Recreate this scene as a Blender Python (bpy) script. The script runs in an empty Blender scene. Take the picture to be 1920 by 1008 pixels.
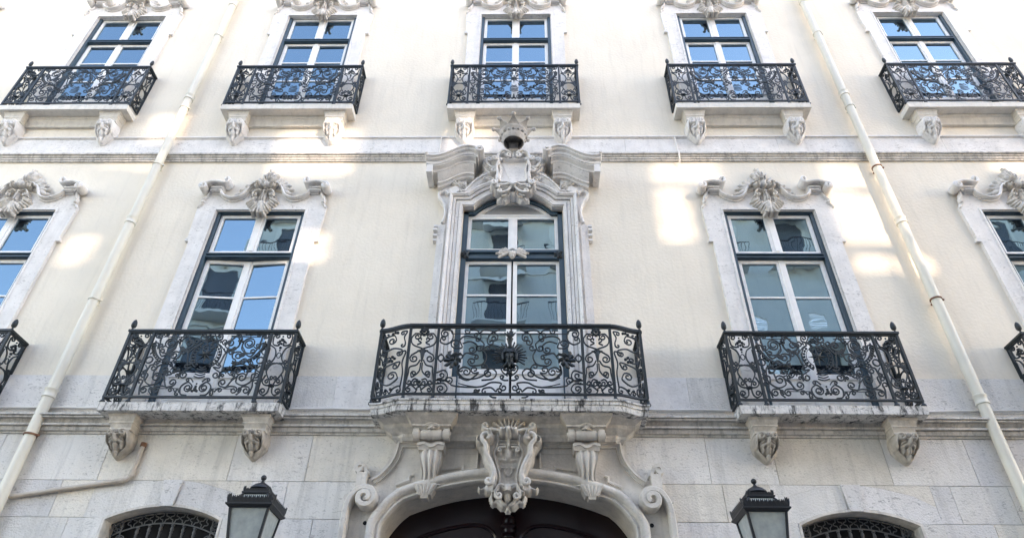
import bpy, math, random
import numpy as np
from mathutils import Matrix, Vector
random.seed(7)
R = math.radians
S = bpy.context.scene
COL = S.collection
PI = math.pi

# ------------------------------------------------------------------ camera
cam_d = bpy.data.cameras.new('camera'); cam = bpy.data.objects.new('camera', cam_d); COL.objects.link(cam)
cam_d.sensor_width = 36; cam_d.lens = 24.0; cam_d.clip_start = .05; cam_d.clip_end = 3000
yaw, pit, rol = -.0235, .6576, .0158
fw = Vector((math.sin(yaw)*math.cos(pit), math.cos(yaw)*math.cos(pit), math.sin(pit)))
rt = Vector((math.cos(yaw), -math.sin(yaw), 0)); up = rt.cross(fw)
r2 = rt*math.cos(rol)+up*math.sin(rol); u2 = up*math.cos(rol)-rt*math.sin(rol)
cam.matrix_world = Matrix((( r2.x, u2.x, -fw.x, .1867), (r2.y, u2.y, -fw.y, -8), (r2.z, u2.z, -fw.z, 1.6), (0, 0, 0, 1)))
S.camera = cam

# ------------------------------------------------------------------ sky, sun, exposure
SUN_EL, SUN_AZ = R(18), R(40)          # azimuth measured from the street side (-Y) towards +X
world = bpy.data.worlds.new('World'); S.world = world; world.use_nodes = True
nt = world.node_tree; nt.nodes.clear()
sky = nt.nodes.new('ShaderNodeTexSky'); sky.sky_type = 'NISHITA'; sky.sun_disc = False
sky.sun_elevation = SUN_EL; sky.sun_rotation = PI-SUN_AZ
sky.air_density = 1.0; sky.dust_density = .4; sky.ozone_density = 1.6
bg = nt.nodes.new('ShaderNodeBackground'); bg.inputs['Strength'].default_value = .15
wo = nt.nodes.new('ShaderNodeOutputWorld')
nt.links.new(sky.outputs[0], bg.inputs[0]); nt.links.new(bg.outputs[0], wo.inputs[0])
sun_d = bpy.data.lights.new('sun', 'SUN'); sun_d.energy = 3.0; sun_d.angle = R(.75); sun_d.color = (1, .93, .82)
sun = bpy.data.objects.new('sun', sun_d); COL.objects.link(sun)
to_sun = Vector((math.sin(SUN_AZ)*math.cos(SUN_EL), -math.cos(SUN_AZ)*math.cos(SUN_EL), math.sin(SUN_EL)))
sun.rotation_euler = to_sun.to_track_quat('Z', 'Y').to_euler(); sun.location = to_sun*60
vs = S.view_settings
vs.view_transform = 'Standard'; vs.look = 'None'; vs.gamma = 1; vs.use_curve_mapping = False
vs.exposure = 3.14
try:
    vs.use_white_balance = True; vs.white_balance_temperature = 8300; vs.white_balance_tint = 20
except Exception: pass

# ------------------------------------------------------------------ materials
def nodes_of(m):
    m.use_nodes = True
    t = m.node_tree; b = t.nodes['Principled BSDF']
    return t, b
def mat(name, col, rough=.7, var=.12, scale=3., bump=.0, bscale=40., specks=0., streak=0., dark=(.05,.05,.05), spk_scale=28., metal=0., stain=0., block=0.):
    m = bpy.data.materials.new(name); t, b = nodes_of(m); N = t.nodes.new; L = t.links.new
    b.inputs['Roughness'].default_value = rough; b.inputs['Metallic'].default_value = metal
    geo = N('ShaderNodeNewGeometry')
    n1 = N('ShaderNodeTexNoise'); n1.inputs['Scale'].default_value = scale; n1.inputs['Detail'].default_value = 6; n1.inputs['Roughness'].default_value = .6
    L(geo.outputs['Position'], n1.inputs['Vector'])
    rp = N('ShaderNodeValToRGB'); e = rp.color_ramp.elements
    e[0].position = .3; e[1].position = .7
    e[0].color = (*[c*(1-var) for c in col], 1); e[1].color = (*[min(1, c*(1+var)) for c in col], 1)
    L(n1.outputs['Fac'], rp.inputs['Fac']); out = rp.outputs['Color']
    oi = N('ShaderNodeObjectInfo')
    if block:
        hs = N('ShaderNodeHueSaturation'); mr0 = N('ShaderNodeMapRange'); mr0.inputs['To Min'].default_value = 1-block; mr0.inputs['To Max'].default_value = 1+block
        L(oi.outputs['Random'], mr0.inputs['Value']); L(mr0.outputs['Result'], hs.inputs['Value']); L(out, hs.inputs['Color']); out = hs.outputs['Color']
    def mixdark(fac, dk, out):
        mx = N('ShaderNodeMix'); mx.data_type = 'RGBA'
        L(fac, mx.inputs[0]); L(out, mx.inputs[6]); mx.inputs[7].default_value = (*dk, 1)
        return mx.outputs[2]
    def ramp(src, a, bb, top):
        mr = N('ShaderNodeMapRange'); mr.inputs['From Min'].default_value = a; mr.inputs['From Max'].default_value = bb
        mr.inputs['To Max'].default_value = top; L(src, mr.inputs['Value']); return mr.outputs['Result']
    if specks:
        mp = N('ShaderNodeMapping'); mp.inputs['Scale'].default_value = (.55, 1, 1.25); mp.inputs['Rotation'].default_value = (0, .5, 0)
        L(geo.outputs['Position'], mp.inputs['Vector'])
        n2 = N('ShaderNodeTexNoise'); n2.inputs['Scale'].default_value = spk_scale; n2.inputs['Detail'].default_value = 4; n2.inputs['Distortion'].default_value = 1.2
        L(mp.outputs[0], n2.inputs['Vector'])
        n3 = N('ShaderNodeTexNoise'); n3.inputs['Scale'].default_value = 1.7; n3.inputs['Detail'].default_value = 3
        L(geo.outputs['Position'], n3.inputs['Vector'])
        mul = N('ShaderNodeMath'); mul.operation = 'MULTIPLY'
        if block:
            off = N('ShaderNodeVectorMath'); off.operation = 'ADD'; cmb = N('ShaderNodeCombineXYZ'); sc_ = N('ShaderNodeMath'); sc_.operation = 'MULTIPLY'; sc_.inputs[1].default_value = 37
            L(oi.outputs['Random'], sc_.inputs[0]); L(sc_.outputs[0], cmb.inputs[0]); L(sc_.outputs[0], cmb.inputs[2]); L(geo.outputs['Position'], off.inputs[0]); L(cmb.outputs[0], off.inputs[1]); L(off.outputs[0], mp.inputs['Vector'])
        L(ramp(n2.outputs['Fac'], .585, .65, 1), mul.inputs[0]); L(ramp(n3.outputs['Fac'], .3, .6, specks), mul.inputs[1])
        out = mixdark(mul.outputs[0], dark, out)
    if streak:
        mp = N('ShaderNodeMapping'); mp.inputs['Scale'].default_value = (5.5, 5.5, .45)
        L(geo.outputs['Position'], mp.inputs['Vector'])
        n4 = N('ShaderNodeTexNoise'); n4.inputs['Scale'].default_value = 1.6; n4.inputs['Detail'].default_value = 5; n4.inputs['Roughness'].default_value = .65
        L(mp.outputs[0], n4.inputs['Vector'])
        out = mixdark(ramp(n4.outputs['Fac'], .52, .74, streak), tuple(c*.42 for c in col), out)
    if stain:
        mp = N('ShaderNodeMapping'); mp.inputs['Scale'].default_value = (9, 9, 2.2)
        L(geo.outputs['Position'], mp.inputs['Vector'])
        n5 = N('ShaderNodeTexNoise'); n5.inputs['Scale'].default_value = 1.5; n5.inputs['Detail'].default_value = 8; n5.inputs['Roughness'].default_value = .75
        L(mp.outputs[0], n5.inputs['Vector'])
        out = mixdark(ramp(n5.outputs['Fac'], .49, .60, stain), (.03, .03, .03), out)
    L(out, b.inputs['Base Color'])
    if bump:
        n6 = N('ShaderNodeTexNoise'); n6.inputs['Scale'].default_value = bscale; n6.inputs['Detail'].default_value = 5
        L(geo.outputs['Position'], n6.inputs['Vector'])
        bp = N('ShaderNodeBump'); bp.inputs['Strength'].default_value = bump; bp.inputs['Distance'].default_value = .02
        L(n6.outputs['Fac'], bp.inputs['Height']); L(bp.outputs['Normal'], b.inputs['Normal'])
    return m
M = {}
M['plaster'] = mat('cream_plaster', (.80, .725, .615), .9, .075, .8, .35, 22, streak=.16)
M['white_stone'] = mat('pale_limestone', (.76, .73, .70), .75, .10, 4, .25, 30, specks=.45, streak=.22, dark=(.22, .20, .19))
M['ashlar'] = mat('weathered_ashlar', (.72, .69, .65), .8, .10, 1.6, .5, 45, specks=.5, streak=.42, dark=(.17, .155, .14), spk_scale=34, block=.07)
M['ashlar_b'] = mat('weathered_ashlar_warm', (.715, .665, .59), .8, .13, 2.4, .5, 45, specks=.4, streak=.36, dark=(.2, .165, .12), spk_scale=40, block=.06)
M['ashlar_c'] = mat('weathered_ashlar_grey', (.69, .665, .645), .8, .11, 1.3, .5, 45, specks=.6, streak=.5, dark=(.16, .15, .145), spk_scale=30, block=.08)
M['carved'] = mat('carved_limestone', (.62, .575, .52), .75, .24, 10, .3, 35, streak=.5)
M['portal'] = mat('portal_limestone', (.64, .595, .54), .75, .14, 5, .3, 35, specks=.25, streak=.35, dark=(.2, .18, .16))
M['crown_stone'] = mat('dark_grey_limestone', (.45, .42, .39), .8, .28, 9, .3, 35, streak=.5)  # darker, greyer limestone for the crown
M['mask'] = mat('brown_limestone', (.47, .425, .37), .75, .25, 12, .3, 35, streak=.45)
M['course'] = mat('stained_moulding', (.62, .585, .54), .8, .15, 4, .3, 30, streak=.5, stain=.35)
M['slab'] = mat('lichen_stained_slab', (.66, .635, .60), .85, .15, 6, .5, 35, specks=.6, streak=.5, dark=(.08, .08, .08), stain=.95)
M['slab_clean'] = mat('painted_slab', (.70, .66, .60), .8, .08, 5, .2, 30, streak=.3, stain=.10)
M['iron'] = mat('dark_green_iron', (.006, .013, .017), .5, .25, 9)
M['green'] = mat('bottle_green_paint', (.022, .058, .085), .38, .18, 5)
M['white'] = mat('white_joinery_paint', (.86, .85, .83), .45, .06, 6, .08, 40, streak=.15)
M['pipe'] = mat('cream_pipe_paint', (.72, .68, .58), .4, .05, 3, streak=.12)
M['rust'] = mat('rusty_band', (.20, .09, .05), .8, .3, 20)
M['waste'] = mat('taupe_waste_pipe', (.50, .43, .36), .5, .12, 6, streak=.3)
M['cable'] = mat('white_cable', (.75, .72, .68), .5, .05, 5)
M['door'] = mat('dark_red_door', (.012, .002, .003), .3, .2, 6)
M['black'] = mat('black_iron', (.012, .014, .018), .45, .25, 12)
M['grille'] = mat('grey_iron_grille', (.10, .105, .11), .5, .2, 12)
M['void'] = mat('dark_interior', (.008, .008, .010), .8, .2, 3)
M['asphalt'] = mat('street_asphalt', (.05, .05, .052), .9, .2, 8, .4, 60)
M['paving'] = mat('limestone_paving', (.30, .285, .265), .8, .18, 9, .4, 50)
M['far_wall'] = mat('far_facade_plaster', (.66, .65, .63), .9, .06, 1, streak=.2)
M['far_shade'] = mat('far_wall_painted_shade', (.34, .385, .45), .9, .1, 1, streak=.2)  # shade of the lower front, put into the colour as dark blue-grey
M['far_dark'] = mat('far_blue_grey', (.10, .12, .15), .8, .1, 1)
M['far_white'] = mat('far_white_trim', (.75, .73, .70), .8, .05, 2)
M['tile'] = mat('terracotta_tile', (.45, .18, .09), .8, .2, 8)
def glass_mat(name, base, wave=.02, refl=3.0):
    m = bpy.data.materials.new(name); t, b = nodes_of(m); N = t.nodes.new; L = t.links.new
    geo = N('ShaderNodeNewGeometry')
    nz = N('ShaderNodeTexNoise'); nz.inputs['Scale'].default_value = 2.4; nz.inputs['Detail'].default_value = 1.5
    L(geo.outputs['Position'], nz.inputs['Vector'])
    bp = N('ShaderNodeBump'); bp.inputs['Strength'].default_value = 1; bp.inputs['Distance'].default_value = wave
    L(nz.outputs['Fac'], bp.inputs['Height'])
    df = N('ShaderNodeBsdfDiffuse'); df.inputs['Color'].default_value = (*base, 1)
    gl = N('ShaderNodeBsdfGlossy'); gl.inputs['Roughness'].default_value = .015; gl.inputs['Color'].default_value = (.50, .81, 1, 1)
    fr = N('ShaderNodeFresnel'); fr.inputs['IOR'].default_value = refl
    L(bp.outputs['Normal'], gl.inputs['Normal']); L(bp.outputs['Normal'], fr.inputs['Normal'])
    mx = N('ShaderNodeMixShader'); L(fr.outputs[0], mx.inputs[0]); L(df.outputs[0], mx.inputs[1]); L(gl.outputs[0], mx.inputs[2])
    L(mx.outputs[0], t.nodes['Material Output'].inputs['Surface'])
    return m
M['glass'] = glass_mat('window_glass', (.012, .014, .018), .0022)
M['glass_flat'] = glass_mat('flat_window_glass', (.012, .014, .02), .0006)
M['fan'] = glass_mat('frosted_fanlight', (.42, .42, .42), .002, 1.3)
m = bpy.data.materials.new('milky_lantern_glass'); t, b = nodes_of(m)
b.inputs['Base Color'].default_value = (.36, .40, .38, 1); b.inputs['Roughness'].default_value = .25
nz = t.nodes.new('ShaderNodeTexNoise'); nz.inputs['Scale'].default_value = 6; cr = t.nodes.new('ShaderNodeValToRGB')
cr.color_ramp.elements[0].color = (.24, .28, .28, 1); cr.color_ramp.elements[1].color = (.44, .47, .45, 1)
t.links.new(nz.outputs['Fac'], cr.inputs[0]); t.links.new(cr.outputs[0], b.inputs['Base Color'])
M['lampglass'] = m

# ------------------------------------------------------------------ mesh helpers
class MB:
    def __init__(s): s.v = []; s.f = []
    def add(s, V, F):
        o = len(s.v); s.v += [tuple(map(float, p)) for p in V]; s.f += [tuple(i+o for i in q) for q in F]; return s
    def box(s, x0, x1, y0, y1, z0, z1):
        V = [(x, y, z) for x in (x0, x1) for y in (y0, y1) for z in (z0, z1)]
        return s.add(V, [(0,1,3,2), (4,6,7,5), (0,4,5,1), (2,3,7,6), (0,2,6,4), (1,5,7,3)])
    def prism(s, poly, y0, y1, inset=0):          # polygon in XZ, front at y0 (towards camera)
        a = sum(poly[i][0]*poly[(i+1) % len(poly)][1]-poly[(i+1) % len(poly)][0]*poly[i][1] for i in range(len(poly)))
        if a < 0: poly = poly[::-1]
        n = len(poly)
        V = [(x, y0, z) for x, z in poly]+[(x, y1, z) for x, z in poly]
        F = [tuple(range(n)), tuple(range(2*n-1, n-1, -1))]+[(i, i+n, (i+1) % n+n, (i+1) % n) for i in range(n)]
        return s.add(V, F)
    def frustum(s, c0, hx0, hy0, z0, c1, hx1, hy1, z1):
        V = []
        for (cx, cy), hx, hy, z in ((c0, hx0, hy0, z0), (c1, hx1, hy1, z1)):
            V += [(cx-hx, cy-hy, z), (cx+hx, cy-hy, z), (cx+hx, cy+hy, z), (cx-hx, cy+hy, z)]
        return s.add(V, [(3,2,1,0), (4,5,6,7)]+[(i, (i+1) % 4, (i+1) % 4+4, i+4) for i in range(4)])
    def tube(s, P, r, n=4, y=None):               # P: list of 3D points
        P = np.array(P, float); k = len(P)
        rr = np.full(k, r) if np.isscalar(r) else np.interp(np.linspace(0, 1, k), np.linspace(0, 1, len(r)), r)
        T = np.gradient(P, axis=0); T /= np.linalg.norm(T, axis=1)[:, None]+1e-12
        ref = np.array([0, 1., 0])
        if abs(T[:, 1]).max() > .95: ref = np.array([.3, .2, 1.])
        if abs(T@ref).max() > .98: ref = np.array([1., .1, 0])
        A = np.cross(T, ref); A /= np.linalg.norm(A, axis=1)[:, None]+1e-12; B = np.cross(T, A)
        V = []
        for j in range(n):
            a = 2*PI*(j+.5)/n; V.append(P+(A*math.cos(a)+B*math.sin(a))*rr[:, None])
        V = np.stack(V, 1).reshape(-1, 3)
        F = [(i*n+j, i*n+(j+1) % n, (i+1)*n+(j+1) % n, (i+1)*n+j) for i in range(k-1) for j in range(n)]
        F += [tuple(range(n-1, -1, -1)), tuple((k-1)*n+j for j in range(n))]
        return s.add(V, F)
    def lathe(s, prof, c=(0, 0, 0), n=12, a0=0, a1=2*PI):
        V = []; full = abs(a1-a0-2*PI) < 1e-6; m = n if full else n+1
        for r, z in prof:
            for j in range(m):
                a = a0+(a1-a0)*j/n; V.append((c[0]+r*math.cos(a), c[1]+r*math.sin(a), c[2]+z))
        F = []
        for i in range(len(prof)-1):
            for j in range(n):
                j2 = (j+1) % m; F.append((i*m+j, i*m+j2, (i+1)*m+j2, (i+1)*m+j))
        return s.add(V, F)
    def sphere(s, c, r, n=8, sz=1., sy=1.):
        k = n//2
        V = [(c[0]+r*math.sin(PI*i/k)*math.cos(2*PI*j/n), c[1]+sy*r*math.sin(PI*i/k)*math.sin(2*PI*j/n), c[2]+sz*r*math.cos(PI*i/k)) for i in range(k+1) for j in range(n)]
        return s.add(V, [(i*n+j, i*n+(j+1) % n, (i+1)*n+(j+1) % n, (i+1)*n+j) for i in range(k) for j in range(n)])
    def sweep(s, path, prof, closed=False, rise=0.):       # path in XZ; prof: (offset to the left of travel, y); mitred
        P = np.array(path, float); n = len(P); m = len(prof); V = []
        for i in range(n):
            a = P[i]-P[i-1] if (i > 0 or closed) else P[1]-P[0]
            b = P[(i+1) % n]-P[i] if (i < n-1 or closed) else P[-1]-P[-2]
            a = a/np.linalg.norm(a); b = b/np.linalg.norm(b)
            na = np.array([-a[1], a[0]]); nb = np.array([-b[1], b[0]]); h = na+nb; h /= np.linalg.norm(h); h /= max(.35, h@na)
            for o, y in prof: q = P[i]+h*o; V.append((q[0], y-rise*i, q[1]))
        F = []
        for i in range(n if closed else n-1):
            for j in range(m-1):
                i2 = (i+1) % n; F.append((i*m+j, i2*m+j, i2*m+j+1, i*m+j+1))
        if not closed: F += [tuple(range(m)), tuple((n-1)*m+j for j in range(m-1, -1, -1))]
        return s.add(V, F)
    def ruled(s, path, prof):                     # path of (x, z); prof of (y, dz): a moulding that follows the path, plumb sections
        m = len(prof); V = [(x, y, z+dz) for x, z in path for y, dz in prof]; n = len(path)
        F = [(i*m+j, i*m+j+1, (i+1)*m+j+1, (i+1)*m+j) for i in range(n-1) for j in range(m-1)]
        F += [tuple(range(m-1, -1, -1)), tuple((n-1)*m+j for j in range(m))]
        return s.add(V, F)
    def profx(s, prof, x0, x1):                   # straight moulding along X, prof of (y, z)
        return s.ruled([(x0, 0), (x1, 0)], prof)
    def mirror(s):
        s.add([(-x, y, z) for x, y, z in s.v], [f[::-1] for f in s.f]); return s
    def mesh(s, name, m, smooth=35):
        me = bpy.data.meshes.new(name); me.from_pydata(s.v, [], s.f); me.update()
        import bmesh
        bm = bmesh.new(); bm.from_mesh(me); bmesh.ops.recalc_face_normals(bm, faces=bm.faces); bm.to_mesh(me); bm.free()
        if smooth:
            me.polygons.foreach_set('use_smooth', [True]*len(me.polygons)); me.set_sharp_from_angle(angle=R(smooth))
        me.materials.append(M[m]); return me
def put_c(name, mb, m, parent, tilt=0, base=(0, 0, 0), turn=0):
    """a pane with its origin at its own centre, so that a slight tilt does not shift it"""
    V = np.array(mb.v); c = (V.min(0)+V.max(0))/2; mb.v = [tuple(p) for p in V-c]
    q = Matrix.Rotation(turn, 3, 'Z')@Vector(c)+Vector(base)
    return put(name, mb.mesh(name, m, 0), parent, q, (random.uniform(-tilt, tilt), 0, turn+random.uniform(-tilt, tilt)))
def put_pair(name, mb, m, parent, loc=(0, 0, 0), smooth=35, cache={}):
    """the piece on the right and its mirror image on the left, two objects"""
    k = id(mb)
    if k not in cache:
        l = MB(); l.v = [(-x, y, z) for x, y, z in mb.v]; l.f = [f[::-1] for f in mb.f]
        cache[k] = (mb.mesh(name, m, smooth), l.mesh(name, m, smooth), mb)
    for me in cache[k][:2]: put(name, me, parent, loc)
def put(name, me, parent=None, loc=(0, 0, 0), rot=(0, 0, 0), scale=None, label=None):
    o = bpy.data.objects.new(name, me); COL.objects.link(o); o.location = loc; o.rotation_euler = rot
    if scale: o.scale = scale
    if parent is not None: o.parent = parent
    if label: o['label'] = label
    return o
def thing(name, label, cat, loc=(0, 0, 0), group=None, me=None):
    o = put(name, me, None, loc); o['label'] = label; o['category'] = cat
    if group: o['group'] = group
    return o
def struct(name, me):
    o = put(name, me); o['kind'] = 'structure'; return o
def cat(P, n=6):                                   # Catmull-Rom through 2D points
    P = [np.array(p, float) for p in P]
    if len(P) < 3: return [tuple(P[0]+(P[-1]-P[0])*i/n) for i in range(n+1)]
    Q = [2*P[0]-P[1]]+P+[2*P[-1]-P[-2]]; out = []
    for i in range(1, len(Q)-2):
        a, b, c, d = Q[i-1:i+3]
        for k in range(n):
            u = k/n; out.append(tuple(.5*(2*b+(c-a)*u+(2*a-5*b+4*c-d)*u*u+(3*b-a-3*c+d)*u**3)))
    out.append(tuple(P[-1])); return out
def arc(cx, cz, r, a0, a1, n=12, rz=None):
    rz = rz or r
    return [(cx+r*math.cos(R(a0+(a1-a0)*i/n)), cz+rz*math.sin(R(a0+(a1-a0)*i/n))) for i in range(n+1)]
def spiral_from(q, sp):                            # points that leave q, touch the circle and wind inwards
    cx, cz, r, d, turns = sp
    D = math.hypot(q[0]-cx, q[1]-cz); base = math.atan2(q[1]-cz, q[0]-cx)
    a = base+d*(math.acos(min(1, r/D)) if D > r else 0); n = max(6, int(11*turns))
    return [(cx+r*(1-.72*i/n)*math.cos(a+d*2*PI*turns*i/n), cz+r*(1-.72*i/n)*math.sin(a+d*2*PI*turns*i/n)) for i in range(n+1)]
def scroll_pts(mids, A=None, B=None):
    P = cat(([spiral_from(mids[0], A)[0]] if A else [])+list(mids)+([spiral_from(mids[-1], B)[0]] if B else []), 5)
    if A: P = spiral_from(mids[0], A)[::-1][:-1]+P
    if B: P = P+spiral_from(mids[-1], B)[1:]
    return P
def relief(strokes, box, res=.011, base=None, grooves=()):   # carved ornament: rounded strokes over a grid, real depth
    x0, x1, z0, z1 = box; nx = int((x1-x0)/res)+1; nz = int((z1-z0)/res)+1
    X, Z = np.meshgrid(np.linspace(x0, x1, nx), np.linspace(z0, z1, nz), indexing='ij')
    H = np.zeros((nx, nz)) if base is None else base(X, Z)
    B0 = H.copy()
    def stamp(H, pts, r, h, sub=False):
        P = np.array(pts, float)
        if len(P) == 1: Q = P; rr = np.array([r if np.isscalar(r) else r[0]])
        else:
            seg = np.linalg.norm(np.diff(P, axis=0), axis=1); L = np.concatenate([[0], np.cumsum(seg)])
            n = max(2, int(L[-1]/(res*.7))+1); tt = np.linspace(0, L[-1], n)
            Q = np.stack([np.interp(tt, L, P[:, 0]), np.interp(tt, L, P[:, 1])], 1)
            rr = np.full(n, r) if np.isscalar(r) else np.interp(tt/L[-1], np.linspace(0, 1, len(r)), r)
        hh = np.full(len(Q), h) if np.isscalar(h) else np.interp(np.linspace(0, 1, len(Q)), np.linspace(0, 1, len(h)), h)
        for (px, pz), ra, ha in zip(Q, rr, hh):
            i0 = max(0, int((px-ra-x0)/res)); i1 = min(nx, int((px+ra-x0)/res)+2)
            j0 = max(0, int((pz-ra-z0)/res)); j1 = min(nz, int((pz+ra-z0)/res)+2)
            if i0 >= i1 or j0 >= j1: continue
            w = slice(i0, i1), slice(j0, j1)
            d = 1-((X[w]-px)**2+(Z[w]-pz)**2)/(ra*ra); v = ha*np.sqrt(np.clip(d, 0, None))
            if sub: H[w] = np.where(B1[w] > 0, np.minimum(H[w], np.maximum(.004, B1[w]-v)), H[w])
            else: H[w] = np.maximum(H[w], np.where(d > 0, B0[w]+v, 0))
    for st in strokes: stamp(H, *st)
    B1 = H.copy()
    for st in grooves: stamp(H, *st, sub=True)
    idx = -np.ones((nx, nz), int); on = H > 1e-4
    cell = on[:-1, :-1] | on[1:, :-1] | on[:-1, 1:] | on[1:, 1:]
    need = np.zeros((nx, nz), bool)
    for a, b in ((0, 0), (1, 0), (0, 1), (1, 1)): need[a:nx-1+a, b:nz-1+b] |= cell
    idx[need] = np.arange(need.sum())
    mb = MB(); mb.v = [(float(a), float(-c), float(b)) for a, b, c in zip(X[need], Z[need], H[need])]
    I, J = np.nonzero(cell)
    mb.f = [tuple(map(int, q)) for q in zip(idx[I, J], idx[I+1, J], idx[I+1, J+1], idx[I, J+1])]
    return mb
def both(st): return list(st)+[([(-x, z) for x, z in s[0]],)+tuple(s[1:]) for s in st]
def fan(c, a0, a1, n, length, r, h):              # lobes of a shell or leaf; length(angle 0..1)
    out = []
    for i in range(n):
        u = i/(n-1); a = R(a0+(a1-a0)*u); l = length(u)
        out.append(([(c[0]+.12*l*math.cos(a), c[1]+.12*l*math.sin(a)), (c[0]+l*math.cos(a), c[1]+l*math.sin(a))], [r*.5, r*.9, r], [h*.7, h, h*.8]))
    return out

exec_order = []
# ================================================================== GROUND
g = MB().add([(-200, -200, -.02), (200, -200, -.02), (200, 200, -.02), (-200, 200, -.02)], [(0, 1, 2, 3)])
struct('street', g.mesh('street', 'asphalt', 0))
struct('pavement', MB().box(-40, 40, -2.2, 0, -.018, .11).mesh('pavement', 'paving', 0))

# ================================================================== PALACE
palace = thing('palace', 'cream plastered palace with carved limestone window surrounds and a tall arched portal', 'building')
BAYS = (-12, -8, -4, 0, 4, 8, 12)
ZT = 5.455                                        # storey height: the top row repeats the middle row this much higher
# ---- plaster wall: cells left around the window openings
def cells(xs, zs, holes):
    out = []
    for i in range(len(xs)-1):
        for j in range(len(zs)-1):
            cx, cz = (xs[i]+xs[i+1])/2, (zs[j]+zs[j+1])/2
            if not any(a < cx < b and c < cz < d for a, b, c, d in holes): out.append((xs[i], xs[i+1], zs[j], zs[j+1]))
    return out
holes = []
for b in BAYS:
    w = .78 if b == 0 else .715
    holes.append((b-w, b+w, 5.4, 9.25 if b == 0 else 8.955)); holes.append((b-.715, b+.715, 11.1, 14.47))
xs = sorted({-15., 15.} | {h[i] for h in holes for i in (0, 1)}); zs = [5.2, 5.4, 8.955, 9.25, 11.1, 14.47, 18.2]
wall = MB()
for a, b, c, d in cells(xs, zs, holes): wall.box(a, b, 0, .45, c, d)
put('plaster_wall', wall.mesh('plaster_wall', 'plaster', 0), palace)
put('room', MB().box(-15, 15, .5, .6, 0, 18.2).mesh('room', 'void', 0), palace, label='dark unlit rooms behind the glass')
put('eaves', MB().profx([(0, 17.6), (-.1, 17.6), (-.14, 17.75), (-.3, 17.85), (-.35, 18), (-.5, 18.05), (-.5, 18.2), (.4, 18.2)], -15, 15).mesh('eaves', 'white_stone'), palace)
put('roof', MB().ruled([(-15, 18.2), (15, 18.2)], [(-.6, 0), (-.6, .08), (5, 2.6), (5, 0)]).mesh('roof', 'tile'), palace)

# ---- bands and string courses
for x0, x1 in ((-15, -9.9), (-9.9, -7.1), (-7.1, -4.1), (-4.1, -2.43), (-2.43, -.2), (-.2, 1.9), (1.9, 4.5), (4.5, 7.3), (7.3, 10), (10, 15)):
    put('band_stone', MB().box(x0+.002, x1-.002, -.022, .2, 10.205, 10.60).mesh('band_stone', 'white_stone', 0), palace)
put('string_course', MB().profx([(0, 10.66), (-.045, 10.655), (-.05, 10.625), (-.03, 10.615), (-.03, 10.602), (0, 10.602)], -15, 15).mesh('string_course', 'white_stone'), palace)
put('string_course', MB().profx([(.1, 10.204), (-.05, 10.204), (-.09, 10.198), (-.09, 10.168), (-.062, 10.162), (-.062, 10.128), (-.045, 10.12), (-.045, 10.085), (-.03, 10.08), (-.03, 10.05), (.1, 10.045)], -15, 15).mesh('string_course', 'course'), palace)
seg = [-15, -9.1, -7.6, -5.9, -4.7, -2.283, -1.1, 1.15, 2.3, 5.2, 6.9, 8.7, 10.5, 15]
hl = [(b-.715, b+.715) for b in BAYS]
for i in range(len(seg)-1):
    for a, b, c, d in cells(sorted({seg[i], seg[i+1]} | {x for h in hl for x in h if seg[i] < x < seg[i+1]}), [5.505, 5.965], [(p-.03, q+.03, 5, 6) for p, q in hl]):
        put('plinth_stone', MB().box(a+.0015, b-.0015, -.028, .1, c, d).mesh('plinth_stone', random.choice(['ashlar', 'ashlar_c', 'white_stone']), 0), palace)
put('ledge', MB().profx([(.1, 5.503), (-.05, 5.498), (-.052, 5.47), (-.035, 5.462), (-.035, 5.36), (.1, 5.36)], -15, 15).mesh('ledge', 'ashlar'), palace)
CP = [(.1, 5.362), (-.17, 5.355), (-.19, 5.348), (-.19, 5.328), (-.155, 5.326), (-.155, 5.318), (-.17, 5.316), (-.17, 5.300), (-.12, 5.296), (-.095, 5.25), (-.09, 5.243), (-.13, 5.238), (-.13, 5.214), (-.085, 5.21), (-.085, 5.203), (-.10, 5.20), (-.085, 5.16), (-.055, 5.155), (-.055, 5.13), (.1, 5.128)]
for a, b in ((-15, -1.42), (1.42, 15)):
    put('cornice', MB().profx(CP, a, b).mesh('cornice', 'course'), palace)

# ---- ashlar of the ground floor
rows = [(4.545, 5.128), (4.105, 4.545), (3.66, 4.105), (3.2, 3.66), (2.7, 3.2), (2.2, 2.7), (1.7, 2.2), (1.2, 1.7), (.7, 1.2), (.1, .7)]
J = [[-15, -12.4, -11, -9.3, -7.4, -6.3, -4.95, -3.38, -2.44, -1.25],
     [-15, -12.9, -11.3, -9.6, -7.7, -6.5, -5.35, -2.63, -1.5],
     [-15, -12.2, -10.6, -9, -7.2, -6.1, -5.1, -2.25, -1.5]]
JR = [[1.25, 2.40, 3.2, 4.53, 5.535, 7, 8.6, 10.4, 12.2, 15], [1.5, 2.515, 5.165, 5.83, 7.4, 9, 10.8, 12.8, 15], [1.5, 2.9, 5.5, 6.6, 8.1, 9.9, 11.4, 13, 15]]
GB = [-12, -8, -4, 4, 8, 12]                      # arched grilled windows of the ground floor
def arch_out(s=1): return [(-.93, 4.105), (-.925, 4.29), (-.70, 4.42), (-.36, 4.51), (-.115, 4.543)]
def arch_in(n=10):                                # segmental head: half width .70, spring 4.10, crown 4.265
    rr = (.70**2+.165**2)/(2*.165)
    a = math.asin(.70/rr)
    return [(rr*math.sin(-a+2*a*i/n), 4.265-rr+rr*math.cos(-a+2*a*i/n)) for i in range(n+1)]
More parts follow.
